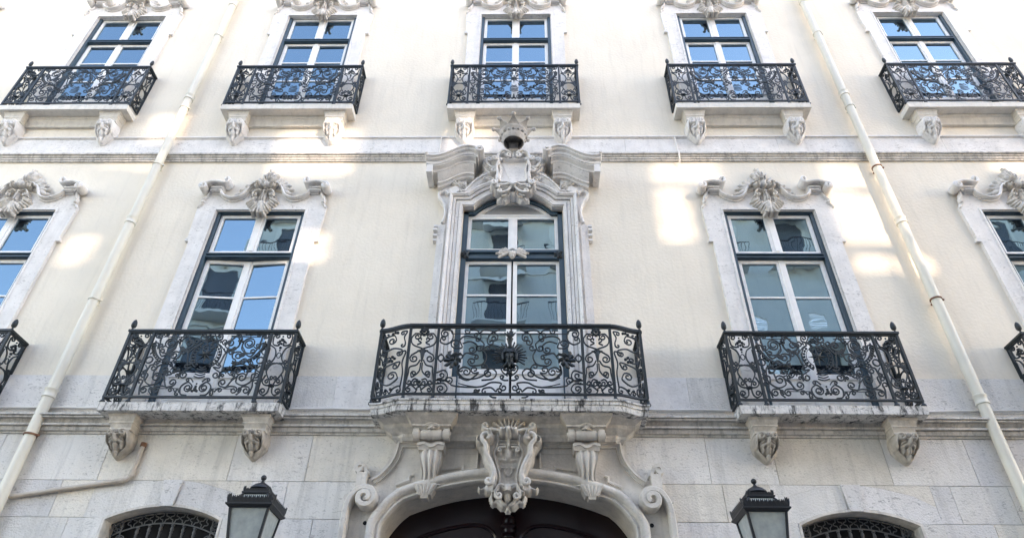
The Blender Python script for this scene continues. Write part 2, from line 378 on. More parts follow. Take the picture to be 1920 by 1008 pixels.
for k, (z0, z1) in enumerate(rows):
    for jj in (J, JR):
        js = jj[k] if k < 3 else jj[1+k % 2]
        for i in range(len(js)-1):
            parts = [(js[i], js[i+1])]
            if k > 0:                             # stop at the window surrounds
                for b in GB:
                    nx = []
                    for p, q in parts:
                        if q <= b-.93 or p >= b+.93: nx.append((p, q))
                        else:
                            if p < b-.93: nx.append((p, b-.93))
                            if q > b+.93: nx.append((b+.93, q))
                    parts = nx
            for p, q in parts:
                if q-p < .08: continue
                y = -.04-random.uniform(0, .004); mk = random.choice(['ashlar', 'ashlar', 'ashlar_b', 'ashlar_c'])
                if k == 0 and any(abs((p+q)/2-b) < 1.0 for b in (-4, 4)): mk = 'ashlar_b'
                e = .0032
                put('stone_block', MB().box(p+e, q-e, y, .3, z0+e, z1-e).mesh('stone_block', mk, 0), palace)
for q in ((-15, -4.93, 0), (-3.07, -1.5, 0), (1.5, 3.07, 0), (4.93, 15, 0), (-4.93, -3.07, 4.56), (3.07, 4.93, 4.56)):
    put('wall_core', MB().box(q[0], q[1], .02, .32, q[2], 5.12).mesh('wall_core', 'ashlar_c', 0), palace)
ai = arch_in(); ao = arch_out()
aL = [p for p in ai if p[0] < -.08]; 
me_v1 = MB().prism(ao+[(-.095, 4.268)]+aL[::-1], -.046, .3).mesh('voussoir', 'ashlar', 0)
me_v2 = MB().prism([(-x, z) for x, z in ao+[(-.095, 4.268)]+aL[::-1]], -.046, .3).mesh('voussoir', 'ashlar_c', 0)
me_fill1 = MB().prism([(-.93, 4.295), (-.93, 4.543), (-.12, 4.543), (-.36, 4.514), (-.70, 4.424), (-.92, 4.295)], -.041, .3).mesh('stone_block', 'ashlar', 0)
me_fill2 = MB().prism([(.93, 4.295), (.93, 4.543), (.12, 4.543), (.36, 4.514), (.70, 4.424), (.92, 4.295)], -.041, .3).mesh('stone_block', 'ashlar_b', 0)
me_key = MB().prism([(-.115, 4.542), (.115, 4.542), (.075, 4.235), (-.075, 4.235)], -.075, .25).mesh('keystone', 'ashlar_c', 0)
me_jamb = MB().box(-.93, -.702, -.046, .3, 0, 4.10).mesh('jamb', 'ashlar', 0); me_jamb2 = MB().box(.702, .93, -.046, .3, 0, 4.10).mesh('jamb', 'ashlar', 0)
me_rev = MB().sweep([(-.70, .3)]+arch_in(14)+[(.70, .3)], [(0, -.05), (-.03, -.052), (-.032, .3), (0, .3)]).mesh('reveal', 'carved')
# ground-floor windows and their grilles
def ring_pts(cx, cz, r, n=14, y=.12): return [(cx+r*math.cos(2*PI*i/n), y, cz+r*math.sin(2*PI*i/n)) for i in range(n+1)]
rr = (.70**2+.165**2)/(2*.165); CZ = 4.265-rr
def on_arc(x, off): # point on the arch concentric at offset
    a = math.asin(x/rr); return ((rr+off)*math.sin(a), CZ+(rr+off)*math.cos(a), a)
mg_arc = MB().tube([(on_arc(x, -.17)[0], .12, on_arc(x, -.17)[1]) for x in np.linspace(-.70, .70, 20)], .009).tube([(on_arc(x, -.045)[0], .12, on_arc(x, -.045)[1]) for x in np.linspace(-.69, .69, 20)], .007).mesh('arc_bar', 'grille')
qf = MB()
for k in range(8):
    pts = []
    for i in range(33):
        a = 2*PI*i/32; r_ = .040+.013*math.cos(4*a); pts.append((r_*math.cos(a), 0, r_*math.sin(a)*1.1))
qf.tube(pts, .0065); me_qf = qf.mesh('quatrefoil', 'grille')
ro = MB().tube([(.055*math.cos(2*PI*i/14), 0, .055*math.sin(2*PI*i/14)) for i in range(15)], .006)
for i in range(8): ro.tube([(.012*math.cos(i*PI/4), 0, .012*math.sin(i*PI/4)), (.03*math.cos(i*PI/4), -.006, .03*math.sin(i*PI/4)), (.046*math.cos(i*PI/4), 0, .046*math.sin(i*PI/4))], [.003, .012, .003])
me_ro = ro.mesh('rosette', 'grille')
me_bal = MB().lathe([(.0, 0), (.02, -.002), (.022, -.018), (.012, -.026), (.017, -.04), (.022, -.06), (.013, -.085), (.019, -.095), (.013, -.11), (.014, -1.6), (.02, -1.62)], n=8).mesh('baluster', 'grille')
me_pane_g = MB().box(-.72, .72, .2, .21, 2.0, 4.28).mesh('pane', 'void', 0)
for b in GB:
    s = put('arched_surround', me_v1, palace, (b, 0, 0)); put('voussoir', me_v2, s); put('keystone', me_key, s); put('jamb', me_jamb, s); put('jamb', me_jamb2, s); put('reveal', me_rev, s)
    put('stone_block', me_fill1, palace, (b, 0, 0)); put('stone_block', me_fill2, palace, (b, 0, 0))
    put('sill_wall', MB().box(-.71, .71, .05, .3, .1, 2.0).mesh('sill_wall', 'ashlar', 0), palace, (b, 0, 0))
    if abs(b) > 4: 
        put('pane', me_pane_g, s); continue
    gr = put('window_grille', mg_arc, palace, (b, 0, 0))
    put('pane', me_pane_g, s)
    for k in range(8):
        x, z, a = on_arc(-.455+.13*k, -.107); put('quatrefoil', me_qf, gr, (x, .12, z), (0, a, 0))
    for sx in (-1, 1):
        x, z, a = on_arc(sx*.615, -.105); put('rosette', me_ro, gr, (x, .12, z))
        x0, z0, a = on_arc(sx*.535, -.02); x1, z1, a = on_arc(sx*.535, -.6)
        put('bar', MB().tube([(x0, .12, z0), (sx*.535, .12, 2.4)], .008).mesh('bar', 'grille'), gr)
        x, z, a = on_arc(sx*.62, -.26); put('rosette', me_ro, gr, (x, .12, z))
    for k in range(6):
        x, z, a = on_arc(-.38+.152*k, -.178); put('baluster', me_bal, gr, (x, .12, z))

# ---- windows -------------------------------------------------------------
def frame(x0, x1, z0, z1, w, y0, y1, mb=None):
    mb = mb or MB()
    return mb.box(x0, x0+w, y0, y1, z0, z1).box(x1-w, x1, y0, y1, z0, z1).box(x0+w, x1-w, y0, y1, z1-w, z1).box(x0+w, x1-w, y0, y1, z0, z0+w)
def window(b, dz, z_bot, transom, z_bars, glass_to, top=8.955, ajar=0, kind='glass', half=.71, dx=0):
    """middle-row heights; dz lifts the whole window.  window(green frame) > sash, casement, pane, transom"""
    X = b
    gf = MB().box(-half, -half+.062, .03, .2, z_bot, top).box(half-.062, half, .03, .2, z_bot, top).box(-half+.062, half-.062, .03, .2, top-.05, top)
    gf.box(-half+.018, half-.018, .012, .03, top-.028, top-.006)
    w = put('window', gf.mesh('window', 'green', 0), palace, (X, -.035, dz-(.03 if z_bot < 8 else .05)))
    t0, t1 = transom
    put('transom', MB().profx([(.2, t1), (.035, t1), (.02, t1-.01), (.02, t1-.03), (.045, t1-.036), (.045, t0+.03), (.02, t0+.024), (.02, t0+.008), (.04, t0), (.2, t0)], -half+.062, half-.062).mesh('transom', 'green'), w)
    ix = half-.068
    sm = frame(-ix, ix, t1+.003, top-.055, .055, .07, .13); sm.box(-.075, .075, .07, .13, t1+.0581, top-.1101)
    sm.box(-.03, .03, .058, .07, t1+.06, top-.112)
    put('sash', sm.mesh('sash', 'white', 0), w)
    for sx in (-1, 1):
        a0, a1 = (.075, ix-.055); put_c('pane', MB().box(min(sx*a0, sx*a1), max(sx*a0, sx*a1), .095, .10, t1+.058, top-.11), kind, w, .004)
    # casements hinged at the outer edge; origin on the hinge
    H = ix; c1 = t0-.004
    for sx in (-1, 1):
        hx = -sx*H                                # local x runs from 0 at hinge to -sx*... towards the middle
        def xx(u): return -sx*u                   # u: distance from hinge towards the centre line
        def bx(mb, u0, u1, y0, y1, z0, z1): mb.box(min(xx(u0), xx(u1)), max(xx(u0), xx(u1)), y0, y1, z0, z1)
        W = H-.004; cm = MB()
        bx(cm, 0, .062, 0, .055, z_bot+.02, c1); bx(cm, W-.062, W, 0, .055, z_bot+.02, c1); bx(cm, W-.03, W+.012 if sx < 0 else W-.0, -.014, 0, z_bot+.02, c1-.01)
        bx(cm, .062, W-.062, 0, .055, c1-.06, c1); bx(cm, .062, W-.062, 0, .055, z_bot+.02, z_bot+.14); bx(cm, .062, W-.062, 0, .055, glass_to-.07, glass_to)
        for zb in z_bars: bx(cm, .062, W-.062, .008, .045, zb-.013, zb+.013)
        if glass_to-z_bot > .35:
            bx(cm, .062, W-.062, .02, .04, z_bot+.14, glass_to-.07)
            bx(cm, .11, W-.11, .010, .02, z_bot+.19, glass_to-.12)
        rz = -ajar*sx
        o = put('casement', cm.mesh('casement', 'white', 0), w, (sx*H, .09, 0), (0, 0, rz))
        zz = [glass_to]+sorted(z_bars)+[c1-.06]
        for i in range(len(zz)-1):
            pm = MB(); bx(pm, .062, W-.062, .026, .031, zz[i]+(.013 if i else 0), zz[i+1]-(.013 if i < len(zz)-2 else 0))
            put_c('pane', pm, kind, w, .006, (sx*H, .09, 0), rz)
    return w
for b in BAYS:
    if b != 0 and abs(b) < 12:
        window(b, 0, 5.5, (8.02, 8.115), [7.347, 6.72], 6.1, ajar={-4: .07, 4: .0, -8: .0, 8: .02}.get(b, 0))
    # top row, heights relative to the middle row
    window(b, 0, 11.24, (13.575, 13.665), [12.965, 12.4], 11.85, top=14.455, kind='glass_flat')

# centre window: square shoulders, segmental fanlight
def seg_arc(hw, z0, zc, n=16):
    rise = zc-z0; r_ = (hw*hw+rise*rise)/(2*rise); a = math.asin(hw/r_)
    return [(r_*math.sin(-a+2*a*i/n), zc-r_+r_*math.cos(-a+2*a*i/n)) for i in range(n+1)]
half = .775
gf = MB().box(-half, -half+.075, .03, .2, 5.4, 8.945).box(half-.075, half, .03, .2, 5.4, 8.945)
gf.sweep([(-half+.0, 8.945), (-.625, 8.945)]+seg_arc(.625, 8.945, 9.245)[1:-1]+[(.625, 8.945), (half, 8.945)], [(0, .03), (-.05, .03), (-.05, .2), (0, .2)])
cw = put('window', gf.mesh('window', 'green'), palace, (0, -.03, -.025), label='tall arched central window with green frame and fanlight')
put('transom', MB().profx([(.2, 8.175), (.035, 8.175), (.02, 8.165), (.02, 8.12), (.05, 8.11), (.05, 8.05), (.02, 8.04), (.02, 8.0), (.04, 7.99), (.2, 7.99)], -.70, .70).mesh('transom', 'green'), cw)
fm = MB().sweep([(-.56, 8.925)]+seg_arc(.56, 8.93, 9.205)+[(.56, 8.925)], [(0, .085), (-.045, .085), (-.045, .14), (0, .14)])
fm = MB().sweep(seg_arc(.575, 8.925, 9.21), [(0, .075), (-.022, .07), (-.026, .085), (-.05, .09), (-.05, .14), (0, .14)]).box(-.62, .62, .078, .14, 8.895, 8.928)
put('fanlight_frame', fm.mesh('fanlight_frame', 'white'), cw)
put('fanlight', MB().prism(seg_arc(.55, 8.926, 9.19), .118, .122).mesh('fanlight', 'fan', 0), cw, label='frosted grey fanlight pane')
ix = .70
sm = frame(-ix, ix, 8.18, 8.893, .05, .085, .14).box(-.07, .07, .085, .14, 8.23, 8.843).box(-.035, .035, .07, .085, 8.23, 8.843)
sm.box(-.012, .012, .06, .07, 8.23, 8.843)
put('sash', sm.mesh('sash', 'white', 0), cw)
for sx in (-1, 1):
    put_c('pane', MB().box(min(sx*.07, sx*.65), max(sx*.07, sx*.65), .118, .123, 8.228, 8.845), 'glass', cw, .01)
    c = MB()
    def bx(u0, u1, y0, y1, z0, z1): c.box(min(sx*u0, sx*u1), max(sx*u0, sx*u1), y0, y1, z0, z1)
    bx(.012, .073, .08, .135, 5.45, 7.985); bx(.655, .70, .08, .135, 5.45, 7.985); bx(.073, .655, .08, .135, 7.935, 7.985)
    for zb in (7.372, 6.74): bx(.073, .655, .09, .13, zb-.013, zb+.013)
    bx(.073, .655, .08, .135, 6.08, 6.15); bx(.073, .655, .1, .12, 5.45, 6.08); bx(.12, .61, .09, .1, 5.55, 6.0); bx(.073, .655, .08, .135, 5.45, 5.52)
    put('casement', c.mesh('casement', 'white', 0), cw)
    for z0, z1 in ((6.15, 6.727), (6.753, 7.359), (7.385, 7.935)):
        put_c('pane', MB().box(min(sx*.073, sx*.655), max(sx*.073, sx*.655), .112, .117, z0, z1), 'glass', cw, .005)
st = both(fan((.05, 8.09), -25, 60, 5, lambda u: .16-.05*u, .02, .03)+[([(.0, 8.08)], .055, .05), ([(.03, 8.12), (.12, 8.14), (.19, 8.11), (.24, 8.09)], [.02, .012], .025), ([(.0, 8.03)], .035, .04)])
put('transom_ornament', relief(st, (-.28, .28, 7.96, 8.2), .009).mesh('transom_ornament', 'carved', 60), cw, (0, .02, 0))
for sx in (-1, 1):
    st = fan((sx*.70, 8.07), 60, 300, 6, lambda u: .06, .018, .025)+[([(sx*.70, 8.08)], .03, .035)]
    put('transom_ornament', relief(st, (min(sx*.6, sx*.8), max(sx*.6, sx*.8), 7.98, 8.17), .009).mesh('transom_ornament', 'iron', 60), cw, (0, .02, 0))

# ---- carved surround of the ordinary windows
crest = [(.157, 9.375), (.19, 9.40), (.235, 9.37), (.275, 9.30), (.34, 9.185), (.437, 9.125), (.534, 9.118), (.64, 9.165), (.70, 9.215), (.712, 9.27), (.86, 9.275)]
cs = cat(crest[:-2], 5)+crest[-2:]
plate_r = [(.715, 5.5), (.965, 5.5), (.965, 8.27), (1.03, 8.275), (1.03, 8.30), (1.0, 8.36), (1.015, 8.55), (1.03, 8.985), (.975, 9.0), (.98, 9.06), (.955, 9.13), (.92, 9.19), (.89, 9.26)]
outer = plate_r[1:]+[(.86, 9.27)]+cs[::-1][2:]+[(.10, 9.36), (0, 9.36)]
poly = [(.715, 5.5)]+outer+[(-x, z) for x, z in outer[::-1][1:]]+[(-.715, 5.5), (-.715, 8.91), (.715, 8.91)]
sm = MB().prism(poly, -.055, .02)
sm.sweep([(-.715, 5.5), (-.715, 8.91), (.715, 8.91), (.715, 5.5)], [(0, -.05), (.0, -.068), (.028, -.068), (.034, -.05)])
me_surr = sm.mesh('window_surround', 'white_stone', 30)
me_reveal = MB().sweep([(-.715, 5.5), (-.715, 8.91), (.715, 8.91), (.715, 5.5)], [(-.002, -.05), (-.012, -.05), (-.012, .03), (-.002, .03)]).mesh('reveal', 'white_stone', 0)
def band(pts, w, y0, y1): return MB().sweep(pts, [(-w/2, y1), (-w/2, y0+.02), (-w/2+.012, y0), (w/2-.012, y0), (w/2, y0+.015), (w/2, y1)])
mm = band([(x, z+.006) for x, z in cs], .036, -.145, -.02); mm2 = MB().sweep([(x, z-.03) for x, z in cs], [(-.010, -.02), (-.010, -.08), (.010, -.08), (.010, -.02)])
mm.add(mm2.v, mm2.f)

capc = scroll_pts([(.615, 9.475), (.625, 9.425), (.67, 9.395), (.77, 9.415), (.87, 9.415), (.945, 9.385)], (.655, 9.485, .04, -1, .7), (.985, 9.315, .062, -1, 1.5))
cap = MB().sweep(capc, [(-.018, 0), (-.02, -.18), (.0, -.192), (.02, -.18), (.018, 0)], False, .0008)
cap.prism([(.73, 9.275), (.90, 9.275), (.90, 9.37), (.86, 9.40), (.77, 9.40), (.70, 9.38)], -.115, 0).box(.71, .89, -.145, 0, 9.325, 9.35)
me_cap = cap.mesh('scroll_cap', 'white_stone', 45)
capm = MB(); capm.v = [(-x, y, z) for x, y, z in cap.v]; capm.f = [f[::-1] for f in cap.f]
me_capL = capm.mesh('scroll_cap', 'white_stone', 45)
ear = [([(.905, 9.28), (.925, 9.2), (.965, 9.13)], [.025, .02], .04), ([(.95, 9.15), (.985, 9.11), (.98, 9.06), (.95, 9.07)], .017, .05), ([(.96, 9.03), (1.0, 9.0), (1.015, 8.96)], .016, .04), ([(.93, 9.2), (.95, 9.17)], .03, .03)]
ear_m = relief(ear, (.8, 1.06, 8.9, 9.32), .011)
shell = []
sil = [(0, 9.775), (.055, 9.71), (.10, 9.66), (.105, 9.60), (.16, 9.575), (.205, 9.55), (.245, 9.505), (.285, 9.48), (.315, 9.43), (.35, 9.395), (.38, 9.34), (.405, 9.29), (.43, 9.225)]
for i, (x, z) in enumerate(sil):                   # crinkled palmette with concave flanks, every leaflet its own ridge
    a = (x*.42, 9.42-.10*(x/.43)) if i > 3 else (x*.25, 9.45)
    k = .9 if i % 2 else 1.1
    st_ = ([a, ((a[0]+x)/2+.012*(i % 2), (a[1]+z)/2+.01), (x*k if i > 0 else x, z)], [.024, .034, .024 if i % 2 else .03], [.06, .10, .06] if i < 4 else [.045, .055, .04])
    shell += [st_] if i == 0 else both([st_])
shell += both([([(.42, 9.235), (.45, 9.215), (.445, 9.245)], .016, .06), ([(.05, 9.47), (.30, 9.34)], [.10, .05], .045)])+[([(0, 9.45), (0, 9.66)], [.12, .07], .06), ([(-.03, 9.76), (-.045, 9.80)], .012, .05)]
low = []
for i, (x, z) in enumerate([(.215, 9.10), (.25, 9.045), (.215, 8.995), (.185, 8.96), (.15, 8.925), (.17, 8.885)][:5]):
    low += both([([(x*.25, 9.16-.03*i), (x*.65, (9.12-.03*i+z)/2+.01), (x, z)], [.02, .03, .022], [.06, .085, .05])])
for i, (x, z) in enumerate([(.13, 8.90), (.105, 8.855), (.075, 8.83)]):
    low += both([([(.02, 9.02-.03*i), (x*.7, z+.05), (x, z)], [.025, .026, .02], [.09, .10, .07])])
low += [([(0, 9.24), (0, 9.08)], [.05, .075], .12), ([(0, 9.0), (0, 8.86), (0, 8.78)], [.06, .05, .035], [.11, .11, .13])]
low += both([([(.025, 8.86), (.06, 8.80), (.09, 8.80), (.09, 8.765), (.065, 8.765)], .016, .1), ([(.05, 9.22), (.12, 9.25), (.165, 9.19), (.145, 9.13)], .02, .09), ([(.19, 9.14), (.15, 9.17)], .02, .08)])
kn = [([(0, 9.41), (0, 9.33)], [.05, .036], .17)]+both([(scroll_pts([(.16, 9.39), (.12, 9.41)], None, (.115, 9.355, .045, 1, 1.1)), .022, .17)])
gv = both([([(x*.3, 9.46), (x*.85, z-.02)], .011, .05) for x, z in ((.03, 9.70), (.08, 9.62), (.135, 9.56), (.22, 9.50), (.29, 9.43))])
gv += [([(x, 9.22), (x*1.35, 9.05)], .011, .06) for x in (-.075, -.045, -.015, .015, .045, .075)]
cv = MB()
for P, y, r in ((scroll_pts([(.25, 9.335), (.21, 9.385), (.16, 9.40)], None, (.135, 9.355, .042, 1, 1.3)), -.12, [.016, .022, .016]), (scroll_pts([(.05, 9.25), (.11, 9.27), (.165, 9.21)], None, (.13, 9.17, .032, -1, 1)), -.10, .014), (scroll_pts([(.03, 8.88), (.055, 8.82)], None, (.085, 8.79, .026, 1, 1.1)), -.12, .013)):
    for m in (1, -1): cv.tube([(m*x, y, z) for x, z in P], r, 6)
me_crest = relief(shell+low+kn, (-.5, .5, 8.71, 9.83), .009, None, gv).add(cv.v, cv.f).mesh('crest_ornament', 'carved', 60)
for b in BAYS:
    for dz in (0, ZT):
        if b == 0 and dz == 0: continue
        s = put('window_surround', me_surr, palace, (b, 0, dz))
        put('reveal', me_reveal, s); put_pair('moulding', mm, 'white_stone', s); put('scroll_cap', me_cap, s); put('scroll_cap', me_capL, s)
        put_pair('ear_ornament', ear_m, 'white_stone', s, (0, -.05, 0), 60); put('crest_ornament', me_crest, s, (0, -.05, 0), (0, 0, 0), None)

# ---- balcony slabs on carved mask brackets
def bracket_base(X, Z):                           # z from 0 (top) down to -.36
    t = np.clip(-Z/.36, 0, 1); hw = .158+.022*np.sin(PI*np.clip(t*1.8, 0, 1))-.125*np.clip((t-.48)/.52, 0, 1)**1.2
    d = .20*(1-t**1.6)+.045
    q = 1-(np.abs(X)/np.maximum(hw, .01))**4
    return np.where((np.abs(X) < hw) & (Z > -.36) & (Z < 0), d*np.clip(q, 0, 1)**.3, 0)
ms = both([(scroll_pts([(.15, -.2), (.155, -.1), (.13, -.03)], None, (.095, -.06, .045, 1, 1.1)), .022, .05), ([(.155, -.2), (.12, -.25), (.06, -.31), (.02, -.35)], [.022, .018], .045),
           ([(.045, -.115)], .022, .05), ([(.02, -.09), (.06, -.085), (.09, -.1)], .014, .05), ([(.03, -.16), (.07, -.18), (.06, -.24)], [.03, .02], .04), ([(.07, -.13), (.11, -.15)], .018, .035), ([(.08, -.17), (.115, -.2)], .016, .035), ([(.035, -.02), (.03, -.06)], .018, .035)])
ms += [([(0, -.1), (0, -.16)], [.018, .03], .075), ([(0, -.2), (0, -.26)], [.05, .03], .05), ([(0, -.31), (0, -.35)], [.03, .022], .07), ([(0, -.02), (0, -.06)], .014, .045)]
mg = both([([(.02, -.19), (.055, -.2)], .012, .035), ([(.10, -.11), (.125, -.16), (.09, -.24)], .012, .05), ([(.045, -.115)], .008, .03)])
ms = [(p, [q*1.15 for q in r] if isinstance(r, list) else r*1.15, [q*1.7 for q in h] if isinstance(h, list) else h*1.7) for p, r, h in ms]
mg = [(p, r, h*1.5) for p, r, h in mg]
me_mask = relief(ms, (-.2, .2, -.40, .02), .0078, bracket_base, mg).mesh('mask_bracket', 'mask', 70)
me_maskw = me_mask.copy(); me_maskw.materials.clear(); me_maskw.materials.append(M['white_stone'])
def stepped(x, z, ws, hs, ds, mb):                # stack of blocks downwards with canted steps
    for w, h, d in zip(ws, hs, ds):
        mb.box(x-w/2, x+w/2, -d, .05, z-h, z); z -= h+.0005
def slab(b, dx, z_top, z_bot, depth, hw, bxs, key, mat_, mask, low):
    mb = MB().box(-hw, hw, -depth, .1, z_bot, z_top)
    o = put('balcony_slab', mb.mesh('balcony_slab', mat_, 0), palace, (b+dx, 0, 0))
    f = MB().profx([(.05, z_bot-.002), (-depth*.42, z_bot-.002), (-depth*.42, z_bot-.03), (-depth*.32, z_bot-.06), (-depth*.32, z_bot-.085), (-depth*.22, z_bot-.13), (-depth*.2, z_bot-.2), (.05, z_bot-.2)], -bxs+.1, bxs-.1)
    if low == 'top': put('soffit_moulding', f.mesh('soffit_moulding', 'slab_clean'), o)
    for sx in (-1, 1):
        c = MB(); x = 0
        z = z_bot-.002
        for (w0, w1, d0, d1, h) in ((.355, .355, .80, .80, .028), (.345, .29, .78, .70, .062), (.305, .305, .72, .72, .02), (.29, .255, .70, .62, .05), (.265, .265, .64, .64, .03)) if low == 'mid' else ((.38, .38, .82, .82, .03), (.365, .32, .80, .72, .065), (.335, .335, .74, .74, .022), (.32, .29, .72, .64, .055), (.30, .30, .66, .66, .03)):
            c.frustum((0, -depth*d1/2+.02), w1/2, depth*d1/2+.02, z-h, (0, -depth*d0/2+.02), w0/2, depth*d0/2+.02, z); z -= h+.0006
        put('bracket_capital', c.mesh('bracket_capital', 'slab_clean' if low == 'top' else 'carved', 30), o, (sx*bxs, 0, 0))
        put('mask_bracket', mask, o, (sx*bxs, -.005, z+.0), (0, 0, 0), (.86, 1, .84) if depth > .3 else (.95, .8, 1.25))
for b, dx in ((-8, .21), (-4, .055), (4, -.075), (8, -.235)):
    slab(b, dx, 5.40, 5.29, .385, 1.125, .83, 'mid', 'slab', me_mask, 'mid')
for b in (-12, -8, -4, 0, 4, 8, 12):
    slab(b, -.012, 11.225, 11.108, .285, 1.165, .85, 'top', 'slab_clean', me_maskw, 'top')

# ---- centre bay: architrave, arch, ears, broken pediment, coat of arms
def smooth_arch(): return seg_arc(.615, 8.955, 9.275, 20)
apath = [(-.79, 5.5), (-.79, 8.955), (-.615, 8.955)]+smooth_arch()[1:-1]+[(.615, 8.955), (.79, 8.955), (.79, 5.5)]
arch = MB().sweep(apath, [(-.002, .04), (-.002, -.10), (.012, -.10), (.012, -.12), (.05, -.125), (.052, -.09), (.058, -.09), (.06, -.112), (.105, -.112), (.107, -.085), (.114, -.085), (.116, -.14), (.15, -.15), (.152, -.13), (.158, -.13), (.16, -.17), (.19, -.195), (.208, -.195), (.212, -.02)])
cs_ = put('window_surround', arch.mesh('window_surround', 'white_stone', 30), palace, label='moulded arched stone surround of the central window')
pl = [(.98, 5.5), (1.155, 5.5), (1.155, 8.575), (1.12, 8.60), (1.085, 8.72), (1.08, 8.87), (1.11, 9.0), (1.16, 9.08), (1.2, 9.2), (1.14, 9.36), (.95, 9.42), (.76, 9.58), (.74, 9.2), (.98, 9.2)]
pt = MB().prism(pl, -.07, .02).prism([(1.04, 5.5), (1.10, 5.5), (1.10, 8.55), (1.04, 8.55)], -.105, -.06)
pt.sweep(cat([(1.085, 8.6), (1.06, 8.72), (1.06, 8.88), (1.1, 9.02), (1.17, 9.12), (1.18, 9.22), (1.1, 9.26), (1.03, 9.2)], 4), [(-.022, -.05), (-.022, -.12), (0, -.135), (.022, -.12), (.022, -.05)])
for z in (8.56, 8.47, 8.38, 8.30): pt.box(1.155, 1.215, -.13+abs(z-8.47)*.3, .02, z-.035, z)
pt.prism([(1.02, 9.28), (.90, 9.36), (.86, 9.24), (.98, 9.14)], -.16, -.02)
put_pair('side_strip', pt, 'white_stone', cs_, (0, 0, 0), 30)
st = fan((.90, 9.36), 40, 220, 7, lambda u: .11, .03, .09)+[([(.90, 9.36)], .05, .12), ([(.88, 9.3), (.82, 9.22), (.80, 9.16)], [.04, .02], .08)]
put_pair('leaf_ornament', relief(st, (.7, 1.1, 9.1, 9.55), .011), 'carved', cs_, (0, -.07, 0), 60)
# extrados moulding rising to the cartouche
ex = MB().sweep(cat([(-.82, 9.17), (-.74, 9.175), (-.66, 9.30), (-.55, 9.44), (-.45, 9.52), (-.34, 9.58), (-.2, 9.60)], 4), [(-.05, -.02), (-.05, -.13), (-.02, -.16), (.02, -.17), (.03, -.2), (.05, -.2), (.055, -.02)])
ex.prism([(-.70, 9.16), (-.5, 9.43), (-.2, 9.6), (0, 9.62), (0, 9.40), (-.3, 9.36), (-.55, 9.2)], -.1, .02)
ex.sweep([(-.52, 9.56), (-.34, 9.70), (-.2, 9.62)], [(-.03, -.02), (-.03, -.17), (0, -.2), (.03, -.17), (.03, -.02)])
put_pair('arch_moulding', ex, 'white_stone', cs_)
# pediment fragments: three receding layers under an S-shaped cornice
hp = cat([(-1.40, 9.775), (-1.27, 9.765), (-1.13, 9.80), (-1.0, 9.875), (-.87, 9.96), (-.74, 9.995), (-.64, 9.975), (-.57, 9.92)], 5)
def shrink(x0, x1, dz): return [(x, z+dz) for x, z in hp if x0 <= x <= x1]
for sx in (-1, 1):
    h = MB().ruled(hp, [(0, .02), (-.44, .02), (-.46, 0), (-.46, -.03), (-.43, -.045), (-.42, -.075), (-.38, -.10), (-.375, -.15), (0, -.15)])
    h.ruled(shrink(-1.33, -.60, -.15), [(0, .0), (-.36, -.0005), (-.36, -.025), (-.30, -.06), (-.29, -.10), (0, -.10)])
    h.ruled(shrink(-1.24, -.64, -.25), [(0, 0), (-.28, -.0005), (-.27, -.03), (-.19, -.12), (-.19, -.15), (-.15, -.16), (-.14, -.20), (0, -.20)])
    h.tube([(-.545, y, 9.90) for y in (0, -.2, -.47)], .07, 12); h.tube([(-.545, -.46, 9.90), (-.545, -.5, 9.90)], .03, 10)
    h.tube([(-1.40, y, 9.79) for y in (-.1, -.3, -.49)], .028, 10)
    h.box(-1.385, -1.29, -.37, 0, 9.45, 9.62).prism([(-1.15, 9.38), (-.75, 9.60), (-.78, 9.2), (-1.08, 9.2)], -.09, 0)
    if sx > 0: h.v = [(-x, y, z) for x, y, z in h.v]; h.f = [f[::-1] for f in h.f]
    put('pediment', h.mesh('pediment', 'white_stone', 30), cs_)
